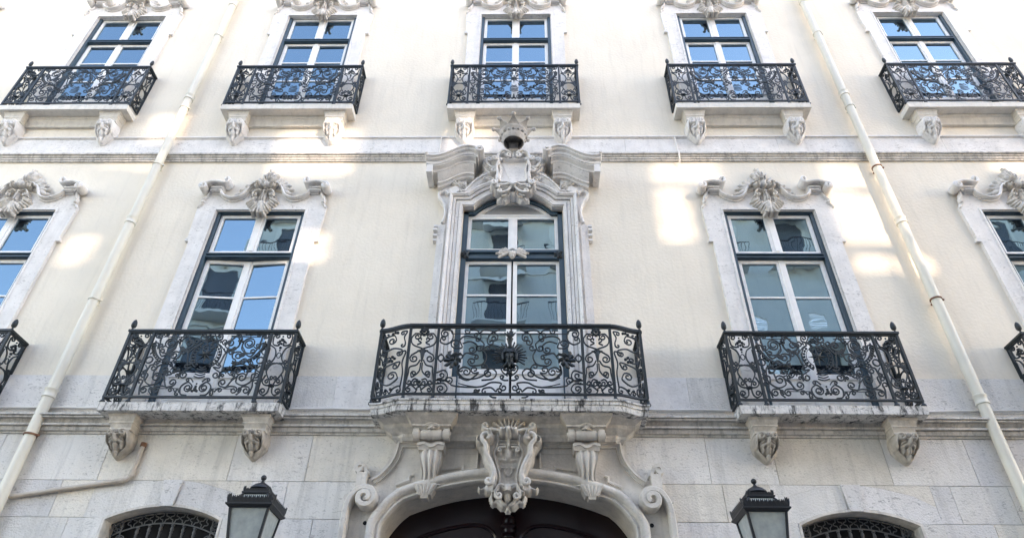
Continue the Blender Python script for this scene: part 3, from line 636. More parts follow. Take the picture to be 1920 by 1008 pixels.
# cartouche: shield in a frame of scrolls, then the crown
shl = cat([(0, 9.80), (.12, 9.81), (.21, 9.83), (.235, 9.72), (.20, 9.6), (.22, 9.45), (.20, 9.31), (.1, 9.29), (0, 9.25)], 4)
sh = MB().prism(shl+[(-x, z) for x, z in shl[::-1][1:-1]], -.24, -.05)
bend = MB().prism([(-.20, 9.79), (-.13, 9.80), (.06, 9.29), (-.02, 9.27)], -.247, -.2)
sh.add(bend.v, bend.f)
put('shield', sh.mesh('shield', 'white_stone', 30), cs_)
car = [([(x, z) for x, z in shl], .035, .26)]
car += [(scroll_pts([(.06, 9.86), (.17, 9.95), (.25, 9.88)], (.05, 9.83, .05, -1, .8), (.29, 9.80, .05, 1, 1)), .032, .25),
        (scroll_pts([(.27, 9.72), (.34, 9.64), (.42, 9.70)], (.28, 9.77, .04, 1, .8), (.43, 9.80, .06, 1, 1.1)), .035, .2),
        ([(.28, 9.70), (.36, 9.82), (.44, 9.90)], [.05, .03], .2), ([(.31, 9.62), (.38, 9.58), (.44, 9.64), (.47, 9.71)], [.04, .028], .18), ([(.40, 9.90), (.36, 9.95)], .028, .16), ([(.29, 9.66), (.35, 9.69), (.40, 9.75)], .03, .22), ([(.5, 9.80), (.51, 9.86)], .022, .14),
        (scroll_pts([(.24, 9.62), (.27, 9.5), (.25, 9.38)], (.25, 9.66, .03, -1, .7), (.30, 9.27, .05, -1, 1)), .03, .22),
        ([(.25, 9.25), (.18, 9.22), (.1, 9.23), (.06, 9.2)], [.035, .03], .22), ([(.31, 9.24), (.27, 9.18), (.2, 9.19)], .026, .17), ([(.33, 9.3), (.36, 9.24)], .022, .12),
        ([(.04, 9.16), (.07, 9.06), (.14, 9.0), (.215, 9.01)], [.03, .035, .02], [.2, .17, .13]), ([(.13, 9.0), (.18, 8.965), (.235, 8.98)], .022, .13), ([(.15, 9.03), (.2, 9.055), (.24, 9.035)], .018, .12), ([(.1, 9.0), (.13, 8.955)], .02, .13), ([(.09, 9.12), (.13, 9.14)], .02, .16),
        ([(.14, 9.98), (.22, 9.98), (.25, 10.02)], .035, .2), ([(.26, 9.95), (.31, 9.97), (.33, 9.93)], .026, .14),
        (scroll_pts([(.42, 9.48), (.38, 9.52)], (.47, 9.50, .03, -1, .5), (.36, 9.46, .05, 1, 1)), .028, .14), ([(.44, 9.42), (.5, 9.36)], .03, .1)]
car = both(car)+[([(0, 9.15), (0, 9.06)], [.055, .035], .23), ([(0, 9.92), (0, 9.85)], .06, .27), ([(0, 9.98), (.0, 10.03)], [.10, .09], .2), ([(-.13, 10.0), (-.06, 10.05), (.06, 10.05), (.13, 10.0)], .04, .25)]
gv = both([([(.06, 9.98), (.1, 10.05)], .015, .08), ([(.12, 9.95), (.19, 10.0)], .015, .07), ([(.35, 9.86), (.4, 9.82)], .014, .06), ([(.1, 9.02), (.18, 8.99)], .012, .06), ([(.38, 9.7), (.42, 9.66)], .012, .06)])
def lift(st):                                      # the foot of the cartouche is lighter and shallower than its frame
    P, r, h = st; zm = sum(p[1] for p in P)/len(P)
    k = .62 if zm < 9.2 else 1
    return ([(x, 9.25-(9.25-z)*.72 if z < 9.25 else z) for x, z in P], r, [q*k for q in h] if isinstance(h, list) else h*k)
car = [lift(c) for c in car]; gv = [lift(c) for c in gv]
ct = MB()
for P, y, r in ((scroll_pts([(.05, 9.93), (.14, 9.99), (.22, 9.95), (.25, 9.88)], (.075, 9.875, .045, -1, .9), (.30, 9.82, .045, 1, 1.1)), -.27, .022), (scroll_pts([(.245, 9.76), (.265, 9.62), (.25, 9.48), (.25, 9.38)], (.215, 9.80, .03, 1, .8), (.30, 9.29, .045, 1, 1.1)), -.25, .024),
                (scroll_pts([(.30, 9.66), (.37, 9.68), (.43, 9.76)], (.31, 9.60, .04, -1, .9), (.40, 9.84, .05, 1, 1.1)), -.20, .022), (scroll_pts([(.40, 9.66), (.47, 9.72), (.49, 9.80)], None, (.455, 9.86, .03, 1, 1)), -.15, .018),
                (scroll_pts([(.03, 9.24), (.08, 9.16), (.15, 9.12)], None, (.205, 9.15, .035, 1, 1.1)), -.20, .02), (scroll_pts([(.07, 9.27), (.14, 9.245), (.2, 9.25)], None, (.235, 9.215, .03, -1, .9)), -.23, .02), ([(.10, 9.13), (.13, 9.09), (.18, 9.085)], -.15, .016)):
    for m in (1, -1): ct.tube([(m*x, y, z) for x, z in P], r, 6)
put('cartouche', relief(car, (-.58, .58, 8.88, 10.2), .0105, None, gv).add(ct.v, ct.f).mesh('cartouche', 'white_stone', 65), cs_, (0, -.05, 0))
cy = -.40; cr = MB().lathe([(.158, 10.09), (.166, 10.07), (.177, 10.085), (.177, 10.115), (.186, 10.13), (.192, 10.16), (.205, 10.22), (.222, 10.25), (.232, 10.27), (.232, 10.295), (.222, 10.30), (.20, 10.285), (.17, 10.16), (.158, 10.09)], (0, cy, 0), 28)
for i in range(8):
    a = -PI/2+i*PI/4; c_, s_ = math.cos(a), math.sin(a); t_ = (-s_, c_)
    V = []
    for r_, z, w in ((.212, 10.285, .09), (.226, 10.315, .088), (.244, 10.34, .066), (.27, 10.365, .042), (.30, 10.388, .024), (.325, 10.405, .015)):
        for k in (-1, 1):
            for q in (0, .012): V.append(((r_-q)*c_+t_[0]*w*k, cy+(r_-q)*s_+t_[1]*w*k, z+q))
    F = []
    for j in range(5):
        o = 4*j; F += [(o, o+2, o+6, o+4), (o+1, o+5, o+7, o+3), (o, o+4, o+5, o+1), (o+2, o+3, o+7, o+6)]
    cr.add(V, F); cr.sphere((.335*c_, cy+.335*s_, 10.412), .036, 10)
    a2 = a+PI/8; cr.sphere((.212*math.cos(a2), cy+.212*math.sin(a2), 10.205), .022, 8); cr.sphere((.208*c_, cy+.208*s_, 10.205), .03, 8, .6)
cr.lathe([(.0, 10.275), (.21, 10.28)], (0, cy, 0), 20)
cr.box(-.07, .07, -.30, 0, 10.06, 10.2)
put('crown', cr.mesh('crown', 'crown_stone', 40), cs_)

# ---- centre balcony slab with curved ends
def plan(hw, d0, d1, x0=None):                    # outline in plan: front at -d0, curved ends at -d1
    k = hw-1.28
    P = [(-hw, .1), (-hw, -d1)]+[(-hw+.06+(k-.06)*i/8*1.0, -(d1+(d0-d1)*(3*(i/8)**2-2*(i/8)**3))) for i in range(9)]
    return P+[(-x, y) for x, y in P[::-1]]
def layers(spec, n0=0):
    mb = MB(); V = []; n = None
    for hw, d0, d1, z in spec:
        P = plan(hw, d0, d1); n = len(P); V += [(x, y, z) for x, y in P]
    F = [tuple(range(n-1, -1, -1)), tuple((len(spec)-1)*n+i for i in range(n))]
    for k in range(len(spec)-1): F += [(k*n+i, k*n+(i+1) % n, (k+1)*n+(i+1) % n, (k+1)*n+i) for i in range(n)]
    return mb.add(V, F)
cb = put('balcony_slab', layers([(1.655, .59, .455, 5.205), (1.665, .60, .465, 5.21), (1.67, .605, .47, 5.275), (1.68, .615, .48, 5.285), (1.68, .615, .48, 5.325), (1.695, .63, .495, 5.33), (1.695, .63, .495, 5.348)]).mesh('balcony_slab', 'slab', 25), palace, label='broad central balcony slab with curved ends')
put('soffit_moulding', layers([(1.38, .22, .15, 4.99), (1.42, .25, .2, 5.03), (1.42, .25, .2, 5.06), (1.52, .33, .28, 5.12), (1.52, .34, .30, 5.16), (1.6, .46, .38, 5.204)]).mesh('soffit_moulding', 'carved', 25), cb)
for sx in (-1, 1):
    c = MB(); z = 5.203
    for (w0, w1, d0, d1, h) in ((.62, .60, .56, .54, .025), (.60, .46, .54, .44, .075), (.47, .47, .45, .45, .022), (.42, .40, .42, .40, .03)):
        c.frustum((0, -d1/2), w1/2, d1/2, z-h, (0, -d0/2), w0/2, d0/2, z); z -= h+.0006
    put('bracket_capital', c.mesh('bracket_capital', 'carved', 30), cb, (sx*.92, 0, 0))

# ---- portal
def sym(P): return P+[(-x, z) for x, z in P[::-1] if abs(x) > 1e-6]
intr = [(-1.43, .1), (-1.43, 3.99)]+cat([(-1.41, 4.035), (-1.355, 4.115), (-1.285, 4.20), (-1.215, 4.262)], 3)+seg_arc(1.2, 4.275, 4.515, 22)[:12]
intr = sym(intr[:-1]+[(0, 4.515)])
po = [(-1.86, .1), (-1.86, 3.95), (-1.875, 4.15), (-1.86, 4.3), (-1.80, 4.42), (-1.765, 4.47), (-1.765, 4.56), (-1.66, 4.545)]+cat([(-1.655, 4.545), (-1.55, 4.625), (-1.46, 4.75), (-1.42, 4.88), (-1.415, 5.03)], 4)+[(-1.415, 5.03)]
outl = po+[(-x, z) for x, z in po[::-1]]
portal_b = MB().prism(outl+intr[::-1], -.12, .1)
portal = put('portal', portal_b.mesh('portal', 'portal', 25), palace)
put('soffit', MB().sweep(intr, [(-.001, -.10), (.0, .34), (.02, .34), (.02, -.10)]).mesh('soffit', 'portal', 35), portal)
rp = [(0, -.10), (0, -.20), (.012, -.215), (.03, -.205), (.04, -.19), (.055, -.20)]+[(.055+.05-.05*math.cos(R(a)), -.20-.055*math.sin(R(a))) for a in range(15, 181, 25)]+[(.16, -.19), (.16, -.10)]
put('roll_moulding', MB().sweep(intr, rp).mesh('roll_moulding', 'portal', 40), portal)
# outer frame moulding
fm = MB()
fpath = [(-.42, 4.985), (-1.335, 4.985)]+cat([(-1.34, 4.92), (-1.365, 4.80), (-1.43, 4.68), (-1.52, 4.575), (-1.60, 4.52)], 4)
fm.sweep(fpath, [(-.02, -.1), (-.02, -.17), (0, -.175), (.008, -.15), (.03, -.14), (.045, -.155), (.05, -.1)])
put_pair('frame_moulding', fm, 'portal', portal)
# sunk spandrel panels seen as raised fillets
for sx in (-1, 1):
    P1 = [(.37, 4.87), (.375, 4.68), (.55, 4.655), (.55, 4.70), (.80, 4.66)]
    P2 = [(1.13, 4.60), (1.17, 4.585), (1.17, 4.53), (1.32, 4.47)]
    P0 = [(.37, 4.87), (.78, 4.875)]; 
    put('panel_fillet', MB().sweep([(sx*x, z) for x, z in P1], [(-.016, -.11), (-.016, -.15), (.0, -.155), (.016, -.14), (.016, -.11)]).mesh('panel_fillet', 'portal', 40), portal)
    put('panel_fillet', MB().sweep([(sx*x, z) for x, z in P2], [(-.016, -.11), (-.016, -.15), (.0, -.155), (.016, -.14), (.016, -.11)]).mesh('panel_fillet', 'portal', 40), portal)
    put('panel_fillet', MB().sweep([(sx*x, z) for x, z in P0], [(-.006, -.11), (-.006, -.13), (.006, -.13), (.006, -.11)]).mesh('panel_fillet', 'portal', 40), portal)
    # big volute with its strap running down the jamb
    vp = [(1.845, .3)]+scroll_pts([(1.845, 3.7), (1.845, 3.9), (1.842, 4.08), (1.82, 4.24), (1.76, 4.35)], None, (1.635, 4.285, .125, 1, 1.5))
    vp = [(sx*x, z) for x, z in vp]
    vm = MB().sweep(vp, [(-.034, -.05), (-.034, -.25), (-.02, -.27), (.02, -.27), (.034, -.25), (.034, -.05)], False, .0011)
    vm.tube([(sx*1.63, -.1, 4.285), (sx*1.63, -.25, 4.285)], .085, 14); vm.tube([(sx*1.63, -.24, 4.285), (sx*1.63, -.275, 4.285)], .035, 12)
    vm.box(min(sx*1.66, sx*1.78), max(sx*1.66, sx*1.78), -.22, 0, 4.40, 4.60)
    q = [(sx*x, z) for x, z in scroll_pts([(1.66, 4.58), (1.70, 4.66)], None, (1.765, 4.655, .062, -1, 1.0))]
    vm.sweep(q, [(-.022, 0), (-.022, -.2), (.022, -.2), (.022, 0)], False, .0011); vm.tube([(sx*1.765, -.02, 4.655), (sx*1.765, -.195, 4.655)], .058, 12)
    for k in range(6): vm.sphere((sx*(1.905-.004*k), -.06, 4.22-.05*k), .027, 8)
    vm.tube([(sx*1.88, -.02, 4.335), (sx*1.88, -.12, 4.335)], .04, 10)
    put('volute', vm.mesh('volute', 'portal', 40), portal)
    put('bolt_hole', MB().tube([(sx*1.625, -.118, 4.04), (sx*1.625, -.125, 4.04)], .024, 12).mesh('bolt_hole', 'void'), portal)
    # fluted console
    c = MB(); x = sx*.92
    for (xa, xb, r_) in ((-.23, -.215, .035), (-.215, -.15, .075), (-.15, -.135, .062), (-.135, -.12, .05), (-.12, -.03, .062), (-.03, -.012, .07), (-.012, .012, .062), (.012, .03, .07), (.03, .12, .062), (.12, .135, .05), (.135, .15, .062), (.15, .215, .075), (.215, .23, .035)):
        c.tube([(x+xa, -.37, 5.0), (x+xb, -.37, 5.0)], r_, 14)
    c.lathe([(.0, .075), (.04, .068), (.065, .04), (.07, 0)], (x, -.38, 5.05), 12); c.sphere((x, -.45, 5.06), .022, 8)
    c.tube([(x-.10, -.44, 5.07), (x-.05, -.45, 5.10), (x, -.45, 5.12), (x+.05, -.45, 5.10), (x+.10, -.44, 5.07)], .014, 6)
    c.box(x-.14, x+.14, -.30, -.1, 4.90, 5.0)
    c.frustum((x, -.2), .15, .13, 4.83, (x, -.2), .165, .155, 4.90)
    c.sweep([(x+u, z) for u, z in cat([(-.16, 4.885), (-.08, 4.905), (-.02, 4.87), (.02, 4.87), (.08, 4.905), (.16, 4.885)], 5)], [(-.016, -.3), (-.016, -.365), (.016, -.365), (.016, -.3)])
    prof = [(4.83, .125, -.35), (4.75, .13, -.375), (4.66, .105, -.36), (4.58, .085, -.31), (4.52, .09, -.275), (4.47, .11, -.26), (4.445, .135, -.27)]
    V = []; nn = 25
    for z, hw, yf in prof:
        for i in range(nn):
            u = -1+2*i/(nn-1); fl = .018*(1 if z > 4.5 else .3)*math.cos(u*PI*3.5); V.append((x+hw*u, yf+.03*u*u-fl+.018, z))
    F = [(k*nn+i, k*nn+i+1, (k+1)*nn+i+1, (k+1)*nn+i) for k in range(len(prof)-1) for i in range(nn-1)]
    V2 = [(x+hw*s2, -.1, z) for z, hw, yf in prof for s2 in (-1, 1)]; o = len(V); V += V2
    F += [(k*nn, (k+1)*nn, o+2*(k+1), o+2*k) for k in range(len(prof)-1)]+[(k*nn+nn-1, o+2*k+1, o+2*(k+1)+1, (k+1)*nn+nn-1) for k in range(len(prof)-1)]
    c.add(V, F)
    xs_ = x+sx*.04
    c.frustum((xs_, -.18), .075, .08, 4.32, (xs_, -.2), .135, .09, 4.44)
    for k in range(-2, 3): c.tube([(xs_+k*.05, -.29, 4.43), (xs_+k*.037, -.28, 4.38), (xs_+k*.022, -.26, 4.32)], [.018, .021, .010], 6)
    c.frustum((xs_, -.18), .04, .07, 4.285, (xs_, -.18), .045, .08, 4.32)
    put('console', c.mesh('console', 'portal', 40), portal)
# keystone cartouche
def kbase(X, Z):
    z = Z; hw = np.interp(z, [4.30, 4.42, 4.55, 4.72, 4.85, 4.95], [.19, .15, .16, .23, .26, .24])
    d = np.interp(z, [4.25, 4.45, 4.7, 4.95], [.10, .11, .16, .2])
    return np.where((np.abs(X) < hw) & (z > 4.28) & (z < 4.97), d, 0)
side = scroll_pts([(.265, 4.80), (.25, 4.70), (.19, 4.58), (.155, 4.47), (.17, 4.40)], (.25, 4.90, .07, 1, .9), (.21, 4.375, .045, 1, 1.1))
inn = cat([(.12, 4.95), (.13, 4.82), (.165, 4.73), (.13, 4.6), (.10, 4.48), (.11, 4.38)], 4)
ks = both([(side, [.045, .05, .04, .035], .12), (inn, .018, .05), (scroll_pts([(.22, 4.95), (.28, 4.97)], None, (.335, 4.92, .05, -1, 1.1)), .025, .2),
           (scroll_pts([(.1, 5.0), (.2, 5.02), (.25, 5.0)], (.07, 4.96, .045, 1, .9), (.275, 5.06, .042, 1, 1.1)), .028, .24), ([(.23, 4.33), (.27, 4.36), (.32, 4.34), (.335, 4.37)], [.03, .015], .12),
           ([(.05, 4.78), (.09, 4.79), (.1, 4.72)], .018, .05), ([(.03, 4.66), (.08, 4.67)], .016, .04), ([(.03, 4.58), (.07, 4.575)], .014, .04), ([(.02, 4.50), (.045, 4.53), (.04, 4.56)], .012, .035),
           ([(.05, 4.32), (.1, 4.36), (.12, 4.28), (.06, 4.2), (.02, 4.17)], [.025, .03, .025], .13), ([(.14, 4.31), (.19, 4.27), (.17, 4.20), (.13, 4.21)], .025, .1), ([(.13, 4.22), (.06, 4.16)], .03, .1)])
ks += [([(.05*math.cos(R(a)), 4.99+.03*math.sin(R(a))), (.13*math.cos(R(a)), 5.0+.12*math.sin(R(a))), (.215*math.cos(R(a)), 5.0+.235*math.sin(R(a)))], [.018, .028, .034], [.2, .23, .20]) for a in range(14, 180, 19)]
ks += [([(-.12, 5.04), (-.05, 5.10), (.05, 5.10), (.12, 5.04)], .085, .17)]
ks += [([(0, 5.0), (0, 4.93)], .045, .26), ([(0, 4.93), (0, 4.80)], .016, .09), ([(0, 4.33), (0, 4.22)], [.06, .04], .16), ([(0, 4.17), (0, 4.13)], .03, .09), ([(0, 4.76), (0, 4.70)], .045, .06)]
ks += [([(-.1, z), (.1, z)], .012, .05) for z in (4.91, 4.885, 4.86, 4.835)]
def ktube():                                       # crisp raised scrolls over the carved body
    t = MB()
    for P, y, r in ((scroll_pts([(.262, 4.80), (.25, 4.70), (.19, 4.58), (.155, 4.47), (.17, 4.40)], (.25, 4.90, .066, 1, .9), (.21, 4.375, .042, 1, 1.1)), -.30, [.022, .03, .03, .022]), (scroll_pts([(.1, 5.0), (.2, 5.02), (.24, 5.01)], (.07, 4.96, .04, 1, .9), (.275, 5.06, .038, 1, 1.1)), -.25, .018),
                    (scroll_pts([(.03, 4.80), (.07, 4.80)], None, (.10, 4.765, .028, -1, 1)), -.24, .012), (scroll_pts([(.02, 4.34), (.09, 4.36), (.13, 4.30)], None, (.10, 4.24, .04, -1, 1.1)), -.22, .018)):
        for m in (1, -1): t.tube([(m*x, y, z) for x, z in P], r, 6)
    t.tube([(0, -.16, .02+4.0), (0, -.2, 4.05)], .001, 3) if 0 else None
    return t.v, t.f
put('keystone', relief(ks, (-.42, .42, 4.08, 5.26), .0095, kbase).add(*ktube()).mesh('keystone', 'carved', 65), portal, (0, -.21, .02))
# wooden door leaves
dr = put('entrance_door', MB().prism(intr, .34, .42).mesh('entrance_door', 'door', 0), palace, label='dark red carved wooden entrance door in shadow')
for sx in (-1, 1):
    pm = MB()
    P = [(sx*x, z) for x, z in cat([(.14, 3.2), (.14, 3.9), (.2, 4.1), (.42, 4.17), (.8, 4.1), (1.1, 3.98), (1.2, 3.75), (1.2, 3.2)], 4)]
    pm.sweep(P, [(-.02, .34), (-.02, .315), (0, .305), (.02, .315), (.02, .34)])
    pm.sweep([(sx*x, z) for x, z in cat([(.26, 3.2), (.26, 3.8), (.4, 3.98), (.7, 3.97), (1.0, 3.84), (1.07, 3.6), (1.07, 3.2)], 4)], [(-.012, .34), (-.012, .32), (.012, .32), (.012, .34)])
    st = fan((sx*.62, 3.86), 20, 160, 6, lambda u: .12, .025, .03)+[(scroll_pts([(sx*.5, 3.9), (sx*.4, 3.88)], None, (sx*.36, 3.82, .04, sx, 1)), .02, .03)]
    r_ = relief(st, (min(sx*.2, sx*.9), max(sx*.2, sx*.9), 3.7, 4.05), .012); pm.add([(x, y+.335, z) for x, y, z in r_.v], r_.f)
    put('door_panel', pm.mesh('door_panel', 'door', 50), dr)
st = [([(0, 4.22), (0, 3.3)], .07, .05), ([(-.06, 4.15), (.06, 4.15)], .03, .07), ([(-.06, 4.06), (.06, 4.06)], .02, .08), ([(-.06, 4.0), (.06, 4.0)], .02, .08)]
put('astragal', relief(st, (-.12, .12, 3.3, 4.3), .012).mesh('astragal', 'door', 50), dr, (0, .335, 0))

# ================================================================== IRON BALCONY RAILINGS
BR = .0112                                         # bar half-thickness
MC = {}
def t3(P, y=0): return [(x, y, z) for x, z in P]
def half_panel_mid():
    """right half of the star panel: list of (name, MB); z from the bottom rail, x from the axis"""
    o = []
    def sc(mids, A=None, B=None, r=BR, nm='scroll'): o.append((nm, MB().tube(t3(scroll_pts(mids, A, B)), r)))
    sc([(.30, .83)], (.375, .875, .036, -1, 1.2), (.20, .79, .045, -1, 1.2))
    sc([(.42, .80), (.40, .71), (.31, .675), (.225, .72)], (.40, .84, .03, 1, .8), (.285, .765, .055, -1, 1.3))
    sc([(.70, .80), (.665, .66), (.57, .615), (.47, .67)], (.735, .86, .035, -1, 1), (.545, .765, .09, -1, 2.0))
    sc([(.46, .72), (.52, .64)], None, (.49, .60, .035, -1, 1.1))
    sc([(.25, .60), (.235, .52)], (.325, .635, .05, -1, 1.3), (.19, .47, .03, -1, .9))
    sc([(.37, .55), (.36, .62)], (.40, .50, .03, -1, .8), (.44, .585, .058, -1, 1.4))
    sc([(.50, .63), (.60, .57)], None, (.62, .645, .04, 1, 1.1))
    sc([(.72, .42), (.735, .25), (.63, .155), (.52, .19)], (.655, .40, .055, 1, 1.25), (.575, .265, .07, -1, 1.4))
    sc([(.36, .36), (.43, .44), (.55, .455), (.63, .38), (.62, .26)], (.42, .33, .035, 1, 1), None)
    sc([(.52, .30), (.45, .22), (.40, .13)], (.50, .37, .05, -1, 1.2), (.335, .19, .055, -1, 1.3))
    sc([(.38, .12), (.45, .14)], None, (.51, .085, .05, -1, 1.25))
    sc([(.57, .06), (.61, .13)], None, (.675, .085, .052, -1, 1.3))
    sc([(.72, .02), (.745, .13)], None, (.775, .2, .04, -1, .9))
    sc([(.70, .90), (.71, .80)], (.755, .875, .04, -1, 1.1), None)
    sc([(.70, .68), (.715, .76)], None, (.76, .735, .042, -1, 1.2))
    sc([(.71, .22), (.70, .3)], None, (.755, .29, .042, -1, 1.2))
    o.append(('ring', MB().tube(t3(arc(.758, .515, .046, 0, 360, 16)), BR)))
    sc([(.78, .6), (.74, .65), (.79, .69)]); sc([(.78, .44), (.74, .38), (.79, .34)])
    sc([(.15, .41), (.22, .36)], (.22, .43, .03, 1, .8), (.215, .30, .055, -1, 1.3))
    sc([(.09, .01), (.175, .03), (.20, .13), (.13, .195)], None, (.105, .115, .06, 1, 1.6))
    sc([(.20, .05), (.235, .1)], None, (.225, .03, .025, -1, .8))
    sc([(.02, .74), (.07, .80), (.145, .83)], (.045, .70, .035, -1, .8), (.11, .875, .04, 1, 1.1))
    sc([(.02, .92), (.055, .87)], None, (.05, .81, .035, -1, 1.1))
    sc([(.15, .74), (.2, .69), (.26, .62)], (.13, .79, .035, -1, .9), None)
    for m_, e_ in (([(.60, .74), (.645, .70)], (.665, .735, .03, 1, 1)), ([(.345, .60), (.335, .66)], (.365, .685, .03, -1, 1)), ([(.06, .20), (.10, .245)], (.135, .225, .026, -1, 1)), ([(.26, .06), (.30, .11)], (.325, .085, .03, -1, 1.1)),
                   ([(.56, .02), (.60, .06)], (.585, .10, .026, 1, 1)), ([(.44, .22), (.47, .28)], (.445, .30, .028, 1, 1)), ([(.47, .48), (.52, .53)], (.55, .51, .03, -1, 1)), ([(.66, .52), (.70, .56)], (.705, .60, .028, 1, 1)),
                   ([(.22, .69), (.24, .65)], (.275, .665, .026, 1, 1)), ([(.60, .92), (.63, .88)], (.655, .905, .03, 1, 1)), ([(.46, .90), (.50, .93)], (.53, .905, .026, -1, 1)), ([(.68, .44), (.66, .49)], (.63, .475, .026, 1, 1)), ([(.27, .25), (.28, .30)], (.305, .29, .024, -1, 1))):
        sc(m_, None, e_, BR*.9)
    o.append(('bar', MB().tube([(.29, 0, .865), (.68, 0, .865)], .006))); o.append(('bar', MB().tube([(.20, 0, .105), (.50, 0, .105)], .006)))
    # horseshoe round the star, with beads and leaves
    hs = MB().tube(t3(arc(0, .59, .20, 62, -62, 18)), BR).tube(t3(arc(0, .59, .145, 55, -58, 18)), .006)
    for a in range(-58, 60, 15): hs.sphere((.172*math.cos(R(a)), 0, .59+.172*math.sin(R(a))), .019, 6)
    o.append(('horseshoe', hs))
    lf = MB(); P = cat([(.765, .80), (.745, .70), (.69, .60), (.60, .525), (.48, .485), (.38, .50)], 6)
    lf.tube(t3(P), [.012, .016, .012, .008])
    for i in range(2, len(P)-1, 2):
        x, z = P[i]; dx, dz = P[i+1][0]-P[i-1][0], P[i+1][1]-P[i-1][1]; l = math.hypot(dx, dz); nx, nz = dz/l, -dx/l
        lf.tube([(x, 0, z), (x-nx*.03+dx*.3, -.012, z-nz*.03+dz*.3), (x-nx*.035+dx*.9, -.006, z-nz*.035+dz*.9)], [.012, .014, .005], 5)
    o.append(('leaf', lf))
    lf = MB()
    for k, (x, z) in enumerate(((.27, .33), (.30, .355), (.335, .35), (.36, .385), (.395, .40), (.42, .43))): lf.sphere((x, -.01*(k % 2), z), .026 if k % 2 else .02, 6); lf.tube([(x, 0, z), (x+.015, -.015, z+.04*(1 if k % 2 else -1))], [.014, .006], 5)
    o.append(('flower', lf))
    lf = MB()
    for k, (x, z) in enumerate(((.40, .80), (.43, .82), (.42, .77), (.45, .79))): lf.sphere((x, -.01, z), .02, 6)
    o.append(('flower', lf))
    return o
def centre_mid():
    o = []
    s = MB()
    for i in range(8):
        a = i*PI/4+PI/2; L_ = .135 if i % 2 == 0 else .125
        c_, s_ = math.cos(a), math.sin(a); n_ = (-s_, c_); w = .02
        s.add([(0, -.035, .59), (.03*c_+n_[0]*w, -.012, .59+.03*s_+n_[1]*w), (L_*c_, -.008, .59+L_*s_), (.03*c_-n_[0]*w, -.012, .59+.03*s_-n_[1]*w), (.02*c_, .004, .59+.02*s_)],
              [(0, 1, 2), (0, 2, 3), (4, 2, 1), (4, 3, 2)])
    o.append(('star', s))
    v = MB()
    for z, w in ((.405, .045), (.375, .065), (.335, .075), (.30, .07), (.265, .075)): v.tube(t3(cat([(-w, z+.015), (0, z-.006), (w, z+.015)], 5)), .009)
    o.append(('vase', v))
    l = MB()
    for dx, dz, r_ in ((0, .09, .02), (0, .05, .028), (-.03, .03, .02), (.03, .03, .02), (0, .13, .014)): l.sphere((dx, -.006, .04+dz), r_, 6)
    o.append(('bud', l))
    l = MB()
    for a in range(0, 360, 60): l.sphere((.03*math.cos(R(a)), -.008, .83+.03*math.sin(R(a))), .018, 6)
    l.sphere((0, -.012, .83), .016, 6); o.append(('rosette', l))
    return o
def narrow(w=.33):
    """narrow lyre panel, both halves about x=0; scaled to width w"""
    k = w/.33; o = []
    def sc(mids, A=None, B=None, r=BR):
        for m in (1, -1):
            f = lambda p: (m*p[0]*k, p[1])
            g_ = lambda s_: s_ and (m*s_[0]*k, s_[1], s_[2]*min(1, k), m*s_[3], s_[4])
            o.append(('scroll', MB().tube(t3(scroll_pts([f(p) for p in mids], g_(A), g_(B))), r)))
    sc([(.135, .86), (.12, .76), (.05, .735)], (.085, .88, .042, 1, 1.3), (.05, .775, .025, -1, .8))
    sc([(.145, .74), (.07, .68), (.045, .58), (.08, .49), (.15, .44)], (.11, .50, .0301, 1, .1) if 0 else None, None)
    sc([(.15, .70), (.155, .56)], None, (.115, .50, .03, -1, 1))
    sc([(.0, .475), (.075, .45), (.115, .36), (.075, .27)], None, (.03, .265, .03, -1, 1.1))
    sc([(.11, .30), (.14, .22), (.10, .165), (.03, .16)], None, (.075, .21, .035, -1, 1.1))
    sc([(.02, .15), (.03, .06), (.07, .02)], None, (.1, .075, .045, 1, 1.3))
    sc([(.03, .475), (.10, .46), (.14, .38)], None, (.125, .41, .022, 1, .8))
    rg = MB().tube([(x*k, 0, z) for x, z in arc(0, .59, .028, 0, 360, 14, .04)], .007); o.append(('ring', rg))
    l = MB()
    for dx, dz, r_ in ((0, .82, .028), (-.03, .80, .02), (.03, .80, .02), (0, .76, .02), (-.035, .74, .017), (.035, .74, .017), (0, .70, .022), (0, .66, .014), (0, .87, .014)): l.sphere((dx*k, -.006, dz), r_, 6)
    o.append(('flower', l))
    o.append(('bell', MB().lathe([(.0, .14), (.045, .145), (.04, .16), (.012, .17), (0, .185)], n=8)))
    return o
def flip(mb):
    n = MB(); n.v = [(-x, y, z) for x, y, z in mb.v]; n.f = [f[::-1] for f in mb.f]; return n
def acorn(): return MB().lathe([(0, 0), (.018, 0), (.02, .012), (.011, .024), (.012, .036), (.026, .046), (.036, .07), (.036, .10), (.028, .135), (.014, .16), (0, .172)], n=12)
HZ = 1.0
RAIL = []                                          # (name, mesh, loc, rot, scale) shared by all star railings
for nm, mb in half_panel_mid():
    RAIL.append((nm, mb.mesh(nm, 'iron', 50), (0, 0, .02))); RAIL.append((nm, flip(mb).mesh(nm, 'iron', 50), (0, 0, .02)))
for nm, mb in centre_mid(): RAIL.append((nm, mb.mesh(nm, 'iron', 50), (0, 0, .02)))
NAR = [(nm, mb.mesh(nm, 'iron', 50)) for nm, mb in narrow(.32)]
NARS = [(nm, mb.mesh(nm, 'iron', 50)) for nm, mb in narrow(.30)]
W_, D_ = 1.163, .36
me_trail = MB().box(-W_-.03, W_+.03, -.032, .026, .955, .985).box(-W_-.018, W_+.018, -.018, .018, .935, .955).mesh('top_rail', 'iron', 0)
me_srail = MB().box(-.03, .03, .0265, D_+.01, .955, .985).box(-.018, .018, .0185, D_+.01, .935, .955).mesh('side_rail', 'iron', 0)
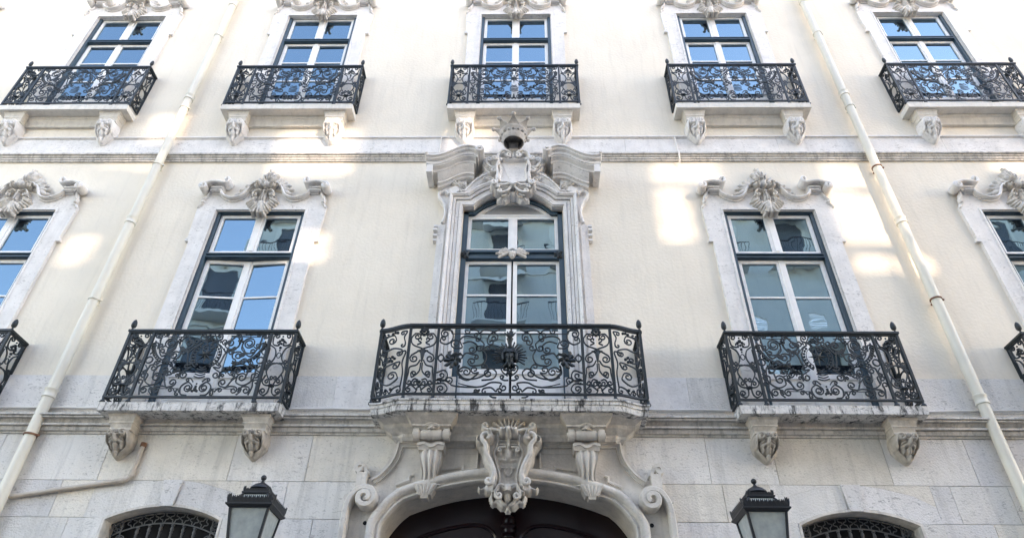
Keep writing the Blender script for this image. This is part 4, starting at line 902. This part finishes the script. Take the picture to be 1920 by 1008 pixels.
me_brail = MB().box(-W_-.02, W_+.02, -.016, .016, -.005, .02).mesh('bottom_rail', 'iron', 0)
me_bside = MB().box(-.016, .016, .0165, D_+.01, -.005, .02).mesh('side_rail', 'iron', 0)
me_post = MB().box(-.017, .017, -.017, .017, .0205, .9345).mesh('post', 'iron', 0)
me_foot = MB().lathe([(.0, -.072), (.034, -.07), (.036, -.055), (.026, -.04), (.018, -.03), (.022, -.012), (.016, -.0055)], n=10).mesh('foot', 'iron', 50)
me_fin = acorn().mesh('finial', 'iron', 50)
def railing(label, group, loc, scale):
    r = thing('balcony_railing', label, 'railing', loc, group); r.scale = scale
    put('top_rail', me_trail, r); put('bottom_rail', me_brail, r)
    for nm, me, l in RAIL: put(nm, me, r, l)
    for sx in (-1, 1):
        put('side_rail', me_srail, r, (sx*W_, 0, 0)); put('side_rail', me_bside, r, (sx*W_, 0, 0))
        for x in (W_, .825):
            p = put('post', me_post, r, (sx*x, 0, 0)); put('foot', me_foot, p)
        p = put('post', me_post, r, (sx*W_, D_-.02, 0)); put('finial', me_fin, r, (sx*W_, 0, .985))
        for nm, me in NAR: put(nm, me, r, (sx*.994, 0, .02))
        for nm, me in NARS: put(nm, me, r, (sx*W_, D_/2, .02), (0, 0, PI/2))
    return r
GR = 'ornate wrought iron balcony railings with a star'
names_t = {-8: 'on the leftmost balcony of the top storey', -4: 'second from the left in the top storey', 0: 'in the top storey directly above the carved crown', 4: 'second from the right in the top storey', 8: 'on the rightmost balcony of the top storey'}
for b in (-8, -4, 0, 4, 8):
    railing('dark green iron scroll railing '+names_t[b], GR, (b-.012, -.262, 11.30), (.995, .75, 1.075))
names_m = {-8: 'in the middle storey cut off by the left edge', -4: 'in the middle storey left of the central balcony', 4: 'in the middle storey right of the central balcony', 8: 'in the middle storey cut off by the right edge'}
for b, dx in ((-8, .21), (-4, .055), (4, -.075), (8, -.235)):
    railing('dark green iron star railing '+names_m[b], GR, (b+dx, -.36, 5.475), (.953, 1, 1))

# ---- the wide central railing with the rayed mask
cr_ = thing('balcony_railing', 'wide dark green iron railing with curved ends and a rayed mask above the portal', 'railing', (0, 0, 5.415))
YC = -.585
def place(o_, nm='scroll', mirror=True, loc=(0, YC, 0), rot=0):
    put(nm, o_.mesh(nm, 'iron', 50), cr_, loc)
    if mirror: put(nm, flip(o_).mesh(nm, 'iron', 50), cr_, loc)
def endc(u): # plan of the curved end, u 0..1 from inner post to corner
    x = 1.28+.40*u; y = YC+.125*(3*u*u-2*u**3); return x, y
tr = MB().box(-1.29, 1.29, YC-.032, YC+.026, .97, 1.0).box(-1.28, 1.28, YC-.018, YC+.018, .95, .97)
def ribbon(z0, z1, hw):
    V = []; n = 9
    for i in range(n):
        u = i/(n-1); x, y = endc(u); x2, y2 = endc(min(1, u+.01)); x1, y1 = endc(max(0, u-.01)); l = math.hypot(x2-x1, y2-y1); nx, ny = -(y2-y1)/l, (x2-x1)/l
        V += [(x+nx*hw, y+ny*hw, z0), (x-nx*hw, y-ny*hw, z0), (x-nx*hw, y-ny*hw, z1), (x+nx*hw, y+ny*hw, z1)]
    F = [(4*i+j, 4*i+(j+1) % 4, 4*i+4+(j+1) % 4, 4*i+4+j) for i in range(n-1) for j in range(4)]+[(0, 1, 2, 3), (4*n-1, 4*n-2, 4*n-3, 4*n-4)]
    return MB().add(V, F)
place(tr, 'top_rail', False, (0, 0, 0))
place(ribbon(.969, .999, .029).add(ribbon(.951, .969, .018).v, ribbon(.951, .969, .018).f), 'curved_rail', True, (0, 0, 0))
place(MB().box(-1.285, 1.285, YC-.016, YC+.016, 0, .024), 'bottom_rail', False, (0, 0, 0))
place(ribbon(.0005, .0235, .016), 'curved_rail', True, (0, 0, 0))
ye = endc(1)[1]
place(MB().box(1.65, 1.71, ye+.0, .02, .97, .9995).box(1.665, 1.695, ye, .02, .9505, .97), 'side_rail', True, (0, 0, 0))
place(MB().box(1.664, 1.696, ye, .02, .0, .0235), 'side_rail', True, (0, 0, 0))
for x, y in ((.915, YC), (1.275, YC), (1.68, ye), (1.68, -.02)):
    for sx in (-1, 1):
        p = put('post', MB().box(-.017, .017, -.017, .017, .0245, .9495).mesh('post', 'iron', 0), cr_, (sx*x, y, 0)); put('foot', me_foot, p)
for sx in (-1, 1): put('finial', me_fin, cr_, (sx*1.68, ye, 1.0))
def S_(mids, A=None, B=None, r=BR): place(MB().tube(t3(scroll_pts(mids, A, B)), r))
S_([(.74, .90), (.73, .78), (.80, .71), (.88, .74)], (.83, .865, .06, -1, 1.4), (.845, .79, .035, 1, 1.1)) 
S_([(.875, .92), (.78, .935), (.735, .86)])
o_ = MB().tube([(.16, 0, .865), (.735, 0, .865)], .007); place(o_, 'bar')
S_([(.60, .665), (.635, .77), (.56, .83), (.42, .80), (.33, .72)], (.685, .72, .072, 1, 1.3), (.385, .655, .05, 1, 1.2))
S_([(.60, .72), (.50, .75), (.42, .70)], None, (.47, .63, .055, 1, 1.3))
S_([(.40, .86), (.33, .92), (.22, .90), (.16, .84)], (.43, .84, .035, -1, 1), (.20, .80, .045, 1, 1.2))
S_([(.13, .93), (.24, .87), (.28, .79)], None, (.24, .74, .045, -1, 1.1))
S_([(.50, .93), (.42, .91), (.37, .83)], (.55, .90, .035, 1, .9), (.41, .78, .03, 1, 1))
S_([(.33, .63), (.29, .53), (.34, .42), (.46, .40)], (.28, .66, .04, -1, .9), (.47, .46, .055, 1, 1.3))
S_([(.60, .50), (.55, .58), (.46, .56)], None, (.42, .52, .035, 1, 1))
S_([(.62, .40), (.64, .29), (.52, .215), (.36, .24), (.26, .33)], (.59, .35, .055, -1, .5), (.315, .385, .04, -1, 1))
S_([(.62, .24), (.50, .20), (.38, .30)], None, (.43, .345, .05, 1, 1.1))
S_([(.60, .38), (.66, .30)], None, (.52, .30, .06, -1, 1.1)) if 0 else S_([(.58, .24), (.63, .32), (.57, .38)], None, (.53, .315, .055, 1, 1.2))
S_([(.34, .20), (.20, .22), (.16, .30), (.21, .36)], None, (.26, .29, .055, -1, 1.2))
S_([(.70, .13), (.50, .105), (.33, .115), (.22, .17), (.10, .16)], (.74, .2, .045, -1, 1), (.07, .10, .045, -1, 1.1))
S_([(.62, .155), (.48, .12), (.34, .105)], None, None, .007)
S_([(.30, .09), (.22, .10), (.16, .05)], (.30, .045, .03, -1, .8), (.115, .055, .035, 1, 1))
S_([(.44, .02), (.36, .07)], None, (.40, .055, .032, 1, 1)) 
S_([(.90, .30), (.80, .335), (.76, .26), (.80, .19), (.88, .21)], None, (.835, .265, .04, -1, .9))
S_([(.90, .20), (.80, .2), (.72, .15)], (.86, .17, .03, 1, .8), None)
S_([(.90, .15), (.80, .155), (.75, .08), (.80, .02)], None, (.83, .085, .045, 1, 1.2))
S_([(.02, .26), (.08, .31), (.105, .38), (.05, .42)], None, (.055, .36, .03, 1, 1)); S_([(.01, .20), (.06, .2)], None, (.085, .245, .03, 1, 1))
place(MB().tube([(0, 0, .03), (0, 0, .28)], .006), 'bar', False)
rg = MB().tube(t3(arc(.858, .51, .035, 0, 360, 14, .045)), BR)
for a in (0, 90, 180, 270): rg.sphere((.858+.045*math.cos(R(a)), 0, .51+.055*math.sin(R(a))), .013, 6)
place(rg, 'ring')
fl = MB()                                          # big acanthus flower by the window frame
for a, l, w in ((15, .10, .026), (50, .13, .022), (95, .10, .026), (130, .14, .022), (175, .11, .028), (215, .11, .026), (255, .13, .028), (290, .13, .024), (335, .11, .028)):
    c_, s_ = math.cos(R(a)), math.sin(R(a)); fl.tube([(.71, 0, .48), (.71+.45*l*c_, -.03, .48+.5*l*s_), (.71+.8*l*c_-.03*s_, -.03, .48+.8*l*s_+.02*c_), (.71+.85*l*c_-.06*s_, -.012, .48+.85*l*s_+.055*c_)], [w*.6, w, w, .010], 5)
fl.sphere((.71, -.03, .48), .03, 8); place(fl, 'flower')
mk = MB()                                          # mask with rays
for a in list(range(-30, 75, 13))+list(range(105, 215, 13)):
    c_, s_ = math.cos(R(a)), math.sin(R(a)); l = .20+.02*((a//13) % 2); mk.tube([(.07*c_, -.012, .52+.07*s_), (.14*c_, -.028, .52+.14*s_), (l*c_, -.012, .52+l*s_)], [.008, .014, .010], 5)
place(mk, 'ray_fan', False)
fc = relief([([(0, .57), (0, .45)], [.07, .055], .07)]+both([([(.03, .54)], .018, .02), ([(.02, .56), (.055, .565)], .014, .085), ([(.055, .6), (.085, .55), (.08, .47)], [.03, .026], .06), ([(.03, .42), (.05, .39)], .022, .06), ([(.03, .60), (.05, .62)], .028, .06), ([(.04, .50)], .02, .075)])+[([(0, .55), (0, .50)], [.012, .02], .10), ([(-.025, .465), (.025, .465)], .012, .08), ([(0, .41), (0, .37)], [.035, .018], .06)], (-.13, .13, .34, .66), .009)
place(fc, 'mask', False)
pm = MB().lathe([(.018, .64), (.024, .66), (.02, .70), (.036, .77), (.045, .79), (.03, .795), (0, .80)], n=10)
for a in (50, 70, 90, 110, 130): c_, s_ = math.cos(R(a)), math.sin(R(a)); pm.tube([(0, 0, .80), (.05*c_, -.012, .80+.05*s_), (.11*c_, 0, .80+.11*s_)], [.012, .02, .006], 5)
place(pm, 'palmette', False)
pm = MB()
for a in (-90, -50, -130, 30, 150): c_, s_ = math.cos(R(a)), math.sin(R(a)); pm.tube([(0, 0, .32), (.03*c_, -.012, .32+.03*s_), (.065*c_, 0, .32+.065*s_)], [.014, .02, .005], 5)
place(pm, 'bud', False)
# narrow panels with rosette, hearts and tulip
for sx in (-1, 1):
    def N_(mids, A=None, B=None):
        for m in (1, -1):
            f = lambda p: (m*p[0], p[1]); g_ = lambda s_: s_ and (m*s_[0], s_[1], s_[2], m*s_[3], s_[4])
            put('scroll', MB().tube(t3(scroll_pts([f(p) for p in mids], g_(A), g_(B))), BR).mesh('scroll', 'iron', 50), cr_, (sx*1.095, YC, 0))
    N_([(.12, .86), (.16, .79), (.13, .70), (.0, .64), (-.12, .56)], (.085, .82, .05, 1, 1.3), (-.10, .50, .055, 1, 1.3))
    N_([(.03, .73), (.08, .70)], (.045, .78, .03, 1, .8), None)
    N_([(.02, .48), (.06, .41), (.14, .38), (.15, .30), (.165, .20)], None, (.13, .17, .035, -1, 1.1))
    N_([(.01, .44), (.02, .32), (.10, .24)], None, (.085, .29, .035, 1, 1.2))
    N_([(.02, .2), (.07, .215), (.1, .16)], None, (.055, .16, .035, -1, 1.1)); N_([(.02, .06), (.1, .13)], None, (.125, .07, .035, -1, 1.1))
    N_([(.02, .10), (.04, .03), (.08, .02)], None, None)
    l = MB()
    for a in range(0, 360, 45): l.sphere((.045*math.cos(R(a)), -.012, .885+.045*math.sin(R(a))), .024, 6)
    l.sphere((0, -.03, .885), .026, 8); put('rosette', l.mesh('rosette', 'iron', 50), cr_, (sx*1.095, YC, 0))
    l = MB().lathe([(.008, .45), (.02, .52), (.03, .58), (.018, .60)], n=8)
    for a in (40, 90, 140): c_, s_ = math.cos(R(a)), math.sin(R(a)); l.tube([(0, 0, .57), (.05*c_, -.01, .57+.06*s_), (.09*c_, 0, .57+.07*s_)], [.016, .018, .006], 5)
    put('tulip', l.mesh('tulip', 'iron', 50), cr_, (sx*1.095, YC, 0))
    l = MB()
    for dx, dz in ((0, .17), (-.02, .14), (.02, .13), (0, .11), (-.03, .18)): l.sphere((dx, -.01, dz), .022, 6)
    put('flower', l.mesh('flower', 'iron', 50), cr_, (sx*1.095, YC, 0))
    # curved end panels and the returns to the wall
    for (c0, mp) in (('end', lambda x, z: (*endc(.5+x/.37), z)), ('side', lambda x, z: (1.68, ye/2+x*1.12, z))):
        for mids, A, B in (([(.02, .88), (.11, .86), (.15, .76), (.10, .66), (.0, .68), (-.10, .64)], (.03, .80, .055, 1, 1.3), (-.08, .59, .045, 1, 1.1)), ([(-.15, .9), (-.12, .82), (-.14, .74)], (-.1, .88, .03, -1, .9), (-.11, .70, .03, 1, .8)),
                           ([(-.16, .6), (-.13, .45), (-.15, .3), (-.14, .1)], (-.10, .58, .03, -1, .8), None), ([(-.1, .46), (.0, .45), (.11, .40), (.13, .25), (.02, .16), (-.09, .22)], (-.05, .41, .04, 1, 1.1), (-.02, .28, .06, -1, 1.3)),
                           ([(.15, .56), (.10, .50)], (.12, .6, .03, 1, .8), (.05, .53, .04, -1, 1.1)), ([(-.13, .12), (-.06, .10), (-.02, .04)], (-.12, .06, .03, 1, .9), (.03, .06, .03, -1, 1)), ([(.15, .16), (.08, .13)], None, (.11, .07, .04, 1, 1.1)), ([(.15, .7), (.13, .9)], None, (.1, .9, .03, -1, .9))):
            P = [mp(x, z) for x, z in scroll_pts(mids, A, B)]
            put('scroll', MB().tube([(sx*a, b_, c) for a, b_, c in P], BR).mesh('scroll', 'iron', 50), cr_)
        l = MB()
        for x, z in ((-.03, .52), (.0, .55), (.03, .5), (0, .49), (-.03, .09), (.03, .09), (0, .91), (-.03, .9), (.03, .9)):
            a, b_, c = mp(x, z); l.sphere((sx*a, b_-.008, c), .022, 6)
        put('flower', l.mesh('flower', 'iron', 50), cr_)
for sx in (-1, 1): place(MB().tube([(sx*.23, 0, .012), (sx*.23, -.02, -.02), (sx*.20, -.03, -.045), (sx*.15, -.03, -.05)], .011), 'stay', False)

# ================================================================== PIPES AND CABLES
def drainpipe(x, label, bands, joints, rusty):
    p = thing('drainpipe', label, 'drainpipe', (x, -.13, 0), 'cream drainpipes running down the facade')
    put('pipe', MB().lathe([(.068, .1), (.068, 18)], n=18).mesh('pipe', 'pipe'), p)
    for z in joints: put('socket', MB().lathe([(.069, z-.01), (.082, z), (.082, z+.02), (.076, z+.03), (.076, z+.09), (.083, z+.10), (.083, z+.12), (.069, z+.13)], n=18).mesh('socket', 'pipe'), p)
    for z in bands:
        c = MB().lathe([(.069, z), (.08, z), (.08, z+.022), (.069, z+.022)], n=18).box(.075, .11, -.012, .012, z, z+.022).box(-.012, .012, .07, .14, z, z+.022)
        put('clamp', c.mesh('clamp', 'rust' if z in rusty else 'pipe'), p)
    return p
drainpipe(-5.935, 'long cream drainpipe on the left, joined by a thin branch pipe near the bottom', [5.06, 7.1, 9.84, 11.3, 13.5], [5.58, 8.55, 11.55, 14.6], [5.06])
drainpipe(5.918, 'long cream drainpipe on the right with rusty clamp rings', [7.14, 9.76, 11.28, 13.5], [5.55, 8.55, 11.6, 14.6], [7.14, 9.76])
wp = thing('waste_pipe', 'thin taupe branch pipe bending up the stone above the left arched window', 'pipe', (0, -.075, 0))
put('pipe', MB().tube([(-5.88, 0, 4.325), (-4.62, 0, 4.525), (-4.56, 0, 4.54), (-4.53, 0, 4.575), (-4.525, 0, 4.62), (-4.512, 0, 4.97)], .028, 10).mesh('pipe', 'waste', 60), wp)
put('socket', MB().tube([(-4.527, 0, 4.58), (-4.524, 0, 4.65)], .035, 10).tube([(-4.70, 0, 4.512), (-4.60, 0, 4.528)], .034, 10).mesh('socket', 'waste', 60), wp)
put('end_cap', MB().tube([(-4.513, 0, 4.95), (-4.51, 0, 5.0)], .036, 10).mesh('end_cap', 'rust', 60), wp)
def cable(label, P, r=.011):
    o = thing('cable', label, 'cable', (0, 0, 0), None, MB().tube(P, r, 6).mesh('cable', 'cable', 60)); return o
def sag(x0, x1, z, y=-.066, d=.006, n=14): return [(x0+(x1-x0)*i/n, y, z+d*math.sin(9.1*i/n+x0)) for i in range(n+1)]
cable('white cable along the stone ledge, left of the left drainpipe', sag(-13, -5.15, 5.475, d=.004), .012)
cable('white cable along the ledge between the left and central balconies', sag(-2.78, -1.66, 5.478, d=.004), .012)
cable('upper white cable along the ledge between the central and right balconies', sag(1.66, 2.84, 5.487, d=.003), .011)
cable('white cables clipped on the ledge right of the right star balcony', sag(5.15, 9, 5.49, d=.012), .011)
cable('short white cable crossing the string course right of the crown', [(2.757, -.055, 10.60), (2.765, -.055, 10.5), (2.766, -.06, 10.22), (2.768, -.11, 10.18), (2.762, -.1, 10.06), (2.762, -.05, 9.96)], .013)
cable('short white cable on the pale band left of the crown', [(-1.26, -.04, 10.62), (-1.266, -.04, 10.35), (-1.268, -.04, 10.21)], .012)

# ================================================================== STREET LANTERNS
def cresting(hw, z, h, n, mb, flare=1.0):
    for k in range(4):
        c_, s_ = math.cos(k*PI/2), math.sin(k*PI/2)
        def P(u, v, o): x, y = u, -(hw+o); return (x*c_-y*s_, x*s_+y*c_, z+v)
        for i in range(n):
            u0 = -hw+2*hw*i/n; u1 = u0+2*hw/n; um = (u0+u1)/2; e = .02 if i in (0, n-1) else 0
            V = [P(u0, 0, 0), P(u1, 0, 0), P(u1, h*.62, .012*flare), P((um+u1)/2, h+e, .02*flare), P(um, h*.75+e, .016*flare), P((um+u0)/2, h+e, .02*flare), P(u0, h*.62, .012*flare)]
            W = [(x*.985, y*.985, q) for x, y, q in V]
            mb.add(V+W, [tuple(range(7)), tuple(range(13, 6, -1))]+[(j, j+7, (j+1) % 7+7, (j+1) % 7) for j in range(7)])
def lantern(x, label):
    l = thing('street_lantern', label, 'lantern', (x, -.965, 0), 'square black wall lanterns with milky glass')
    rim = MB().frustum((0, 0), .205, .205, 3.862, (0, 0), .2375, .2375, 3.888).box(-.2375, .2375, -.2375, .2375, 3.8885, 3.902)
    put('rim', rim.mesh('rim', 'black', 0), l)
    c = MB(); cresting(.225, 3.9025, .072, 11, c); put('cresting', c.mesh('cresting', 'black', 0), l)
    rf = MB().frustum((0, 0), .20, .20, 3.903, (0, 0), .115, .115, 4.03); put('roof_pane', rf.mesh('roof_pane', 'lampglass', 0), l)
    for sx in (-1, 1):
        for sy in (-1, 1): put('roof_rib', MB().tube([(sx*.205, sy*.205, 3.903), (sx*.12, sy*.12, 4.03)], .013, 5).mesh('roof_rib', 'black', 0), l)
    u = MB().frustum((0, 0), .118, .118, 4.02, (0, 0), .14, .14, 4.035).box(-.14, .14, -.14, .14, 4.0355, 4.05); put('upper_rim', u.mesh('upper_rim', 'black', 0), l)
    c = MB(); cresting(.13, 4.0505, .035, 9, c, .4); put('cresting', c.mesh('cresting', 'black', 0), l)
    cp = MB().lathe([(.10, 4.05), (.075, 4.075), (.072, 4.105), (.115, 4.108), (.108, 4.125), (.075, 4.155), (.03, 4.18), (.012, 4.20), (.012, 4.212)], n=16).sphere((0, 0, 4.238), .03, 12)
    put('cap', cp.mesh('cap', 'black', 40), l)
    tw, bw, zt, zb = .192, .118, 3.862, 3.28
    for k in range(4):
        c_, s_ = math.cos(k*PI/2), math.sin(k*PI/2)
        V = [(-tw, -tw, zt), (tw, -tw, zt), (bw, -bw, zb), (-bw, -bw, zb), (-tw, -tw+.005, zt), (tw, -tw+.005, zt), (bw, -bw+.005, zb), (-bw, -bw+.005, zb)]
        V = [(a*.97*c_-b_*.985*s_, a*.97*s_+b_*.985*c_, q) for a, b_, q in V]
        put('glass_pane', MB().add(V, [(0, 1, 2, 3), (7, 6, 5, 4), (0, 4, 5, 1), (1, 5, 6, 2), (2, 6, 7, 3), (3, 7, 4, 0)]).mesh('glass_pane', 'lampglass', 0), l)
        a, b_ = (tw*(c_-s_), tw*(c_+s_)); e, f = (bw*(c_-s_), bw*(c_+s_))
        put('corner_bar', MB().tube([(a, b_, zt), (e, f, zb)], .017, 4).mesh('corner_bar', 'black', 0), l)
    bs = MB().box(-.14, .14, -.14, .14, 3.25, 3.28).lathe([(.12, 3.25), (.06, 3.2), (.03, 3.12), (.05, 3.08), (.02, 3.02), (.02, 2.9)], n=12); put('base', bs.mesh('base', 'black', 40), l)
    br = MB().tube([(0, 0, 2.95), (0, .1, 2.86), (0, .5, 2.83), (0, .925, 2.9)], .022, 8).tube([(0, .2, 2.84), (0, .5, 2.66), (0, .925, 2.55)], .016, 8).box(-.05, .05, .90, .925, 2.4, 3.05)
    put('wall_bracket', br.mesh('wall_bracket', 'black', 40), l)
lantern(-2.572, 'black lantern with milky glass at the lower left, beside the left arched window')
lantern(2.582, 'black lantern with milky glass at the lower right, beside the right arched window')

# ================================================================== HOUSE ACROSS THE STREET (behind the camera, mirrored in the panes)
WY = -15.0                                         # its street front
house = thing('town_house', 'tall pale house across the street, seen only as reflections in the middle windows', 'building', (0, 0, 0))
def back(x, z):                                    # wall point -> point of the house front on the way to the sun
    k = -WY/(-to_sun.y); return x+to_sun.x*k, z+to_sun.z*k
# holes added in the upper front to shape sun patches on the palace
patches = [(2.41, 2.81, 8.34, 9.48), (2.43, 3.40, 9.60, 10.02), (5.20, 5.90, 9.48, 10.03), (5.10, 5.50, 8.30, 9.38), (5.63, 5.88, 8.30, 9.33), (5.19, 5.65, 7.76, 8.07), (5.83, 6.2, 7.73, 8.03),
           (-4.0, -3.42, 9.77, 10.88), (-3.35, -2.72, 9.77, 10.88), (-6.85, -6.38, 9.80, 10.03), (-6.3, -6.02, 9.80, 10.03), (-6.4, -5.85, 10.52, 11.3), (-6.76, -6.42, 7.88, 8.38),
           (-1.05, -.42, 10.25, 10.9), (-3.28, -2.82, 7.93, 8.43), (8.0, 9.4, 9.85, 10.05)]
hh = []; put_later = []
for a, b, c, d in patches:
    x0, z0 = back(a, c); x1, z1 = back(b, d); hh.append((x0-.09, x1+.04, z0-.02, z1+.02))
XL, XR, ZS, ZTOP = -12., 30., 12.4, 22.3
for x0, x1, z0, z1 in hh:                          # slats added in each hole to dim its sun patch, gaps uneven
    sl = MB(); z = z0; g0 = random.uniform(.012, .020)
    while z < z1:
        g = g0*random.uniform(.6, 1.5)+.005; h = min(.065, z1-z); sl.box(x0+.002, x1-.002, WY-.055, WY-.047, z, z+h-.0); z += h+g
    put_later.append(sl)
xs = sorted({XL, XR} | {h[i] for h in hh for i in (0, 1)}); zs = sorted({ZS, ZTOP} | {h[i] for h in hh for i in (2, 3)})
fr = MB()
for a, b, c, d in cells(xs, zs, hh): fr.box(a, b, WY-.10, WY, c, d)
put('upper_front_sun_screen', fr.mesh('upper_front_sun_screen', 'far_wall', 0), house, label='free-standing upper front with open window holes')
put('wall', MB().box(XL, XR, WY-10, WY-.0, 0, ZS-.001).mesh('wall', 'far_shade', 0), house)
put('cornice', MB().box(XL-.1, XR, WY-.2, WY+.35, ZTOP, ZTOP+.25).mesh('cornice', 'far_white', 0), house)
put('string_course', MB().box(XL, XR, WY, WY+.15, 12.25, 12.45).mesh('string_course', 'far_white', 0), house)
me_fw = MB().box(-.62, .62, .002, .03, 0, 2.6).mesh('window', 'far_dark', 0); me_ft = MB().box(-.85, -.62, .002, .09, -.1, 2.85).box(.62, .85, .002, .09, -.1, 2.85).box(-.62, .62, .002, .09, 2.6, 2.85).mesh('trim', 'far_white', 0)
me_fb = MB().box(-1.1, 1.1, .002, .7, -.22, -.1).mesh('balcony', 'far_white', 0)
bars = MB().box(-1.1, 1.1, .64, .68, .9, .95)
for i in range(18): bars.box(-1.09+i*.127, -1.075+i*.127, .65, .665, -.1, .9)
me_frail = bars.mesh('rail', 'black', 0)
me_aw = MB().ruled([(-1.0, 0), (1.0, 0)], [(.0, .9), (.0, .86), (1.1, .25), (1.1, .1), (1.12, .1), (1.12, .28)]).mesh('awning', 'far_white', 0)
for fz in (.8, 4.6, 8.6):
    for i, x in enumerate(np.arange(XL+1.9, XR-1, 3.1)):
        w = put('window', me_fw, house, (x, WY, fz)); put('trim', me_ft, w); put('balcony', me_fb, w); put('rail', me_frail, w)
        if (i+int(fz)) % 3 == 0: put('awning', me_aw, house, (x, WY, fz+2.1))
for fz in (13.3, 16.6, 19.6):
    for i, x in enumerate(np.arange(XL+1.9, XR-1, 3.1)):
        if any(x+.95 > h[0] and x-.95 < h[1] and fz+2.9 > h[2] and fz-.3 < h[3] for h in hh): continue
        w = put('window', me_fw, house, (x, WY, fz), (0, 0, 0), (1, 1, .85)); put('trim', me_ft, w); put('balcony', me_fb, w); put('rail', me_frail, w)
        if i % 2: put('awning', me_aw, house, (x, WY, fz+1.7))
for z in (16.1, 19.2): put('string_course', MB().box(XL, 8, WY, WY+.1, z, z+.14).mesh('string_course', 'far_white', 0), house)
for sl in put_later: put('sun_dimming_slats', sl.mesh('sun_dimming_slats', 'far_white', 0), house)
put('ground_storey', MB().box(XL, XR, WY+.002, WY+.06, 0, .7).mesh('ground_storey', 'far_dark', 0), house)
struct('opposite_pavement', MB().box(-40, 40, WY, WY+2.2, -.018, .11).mesh('opposite_pavement', 'paving', 0))
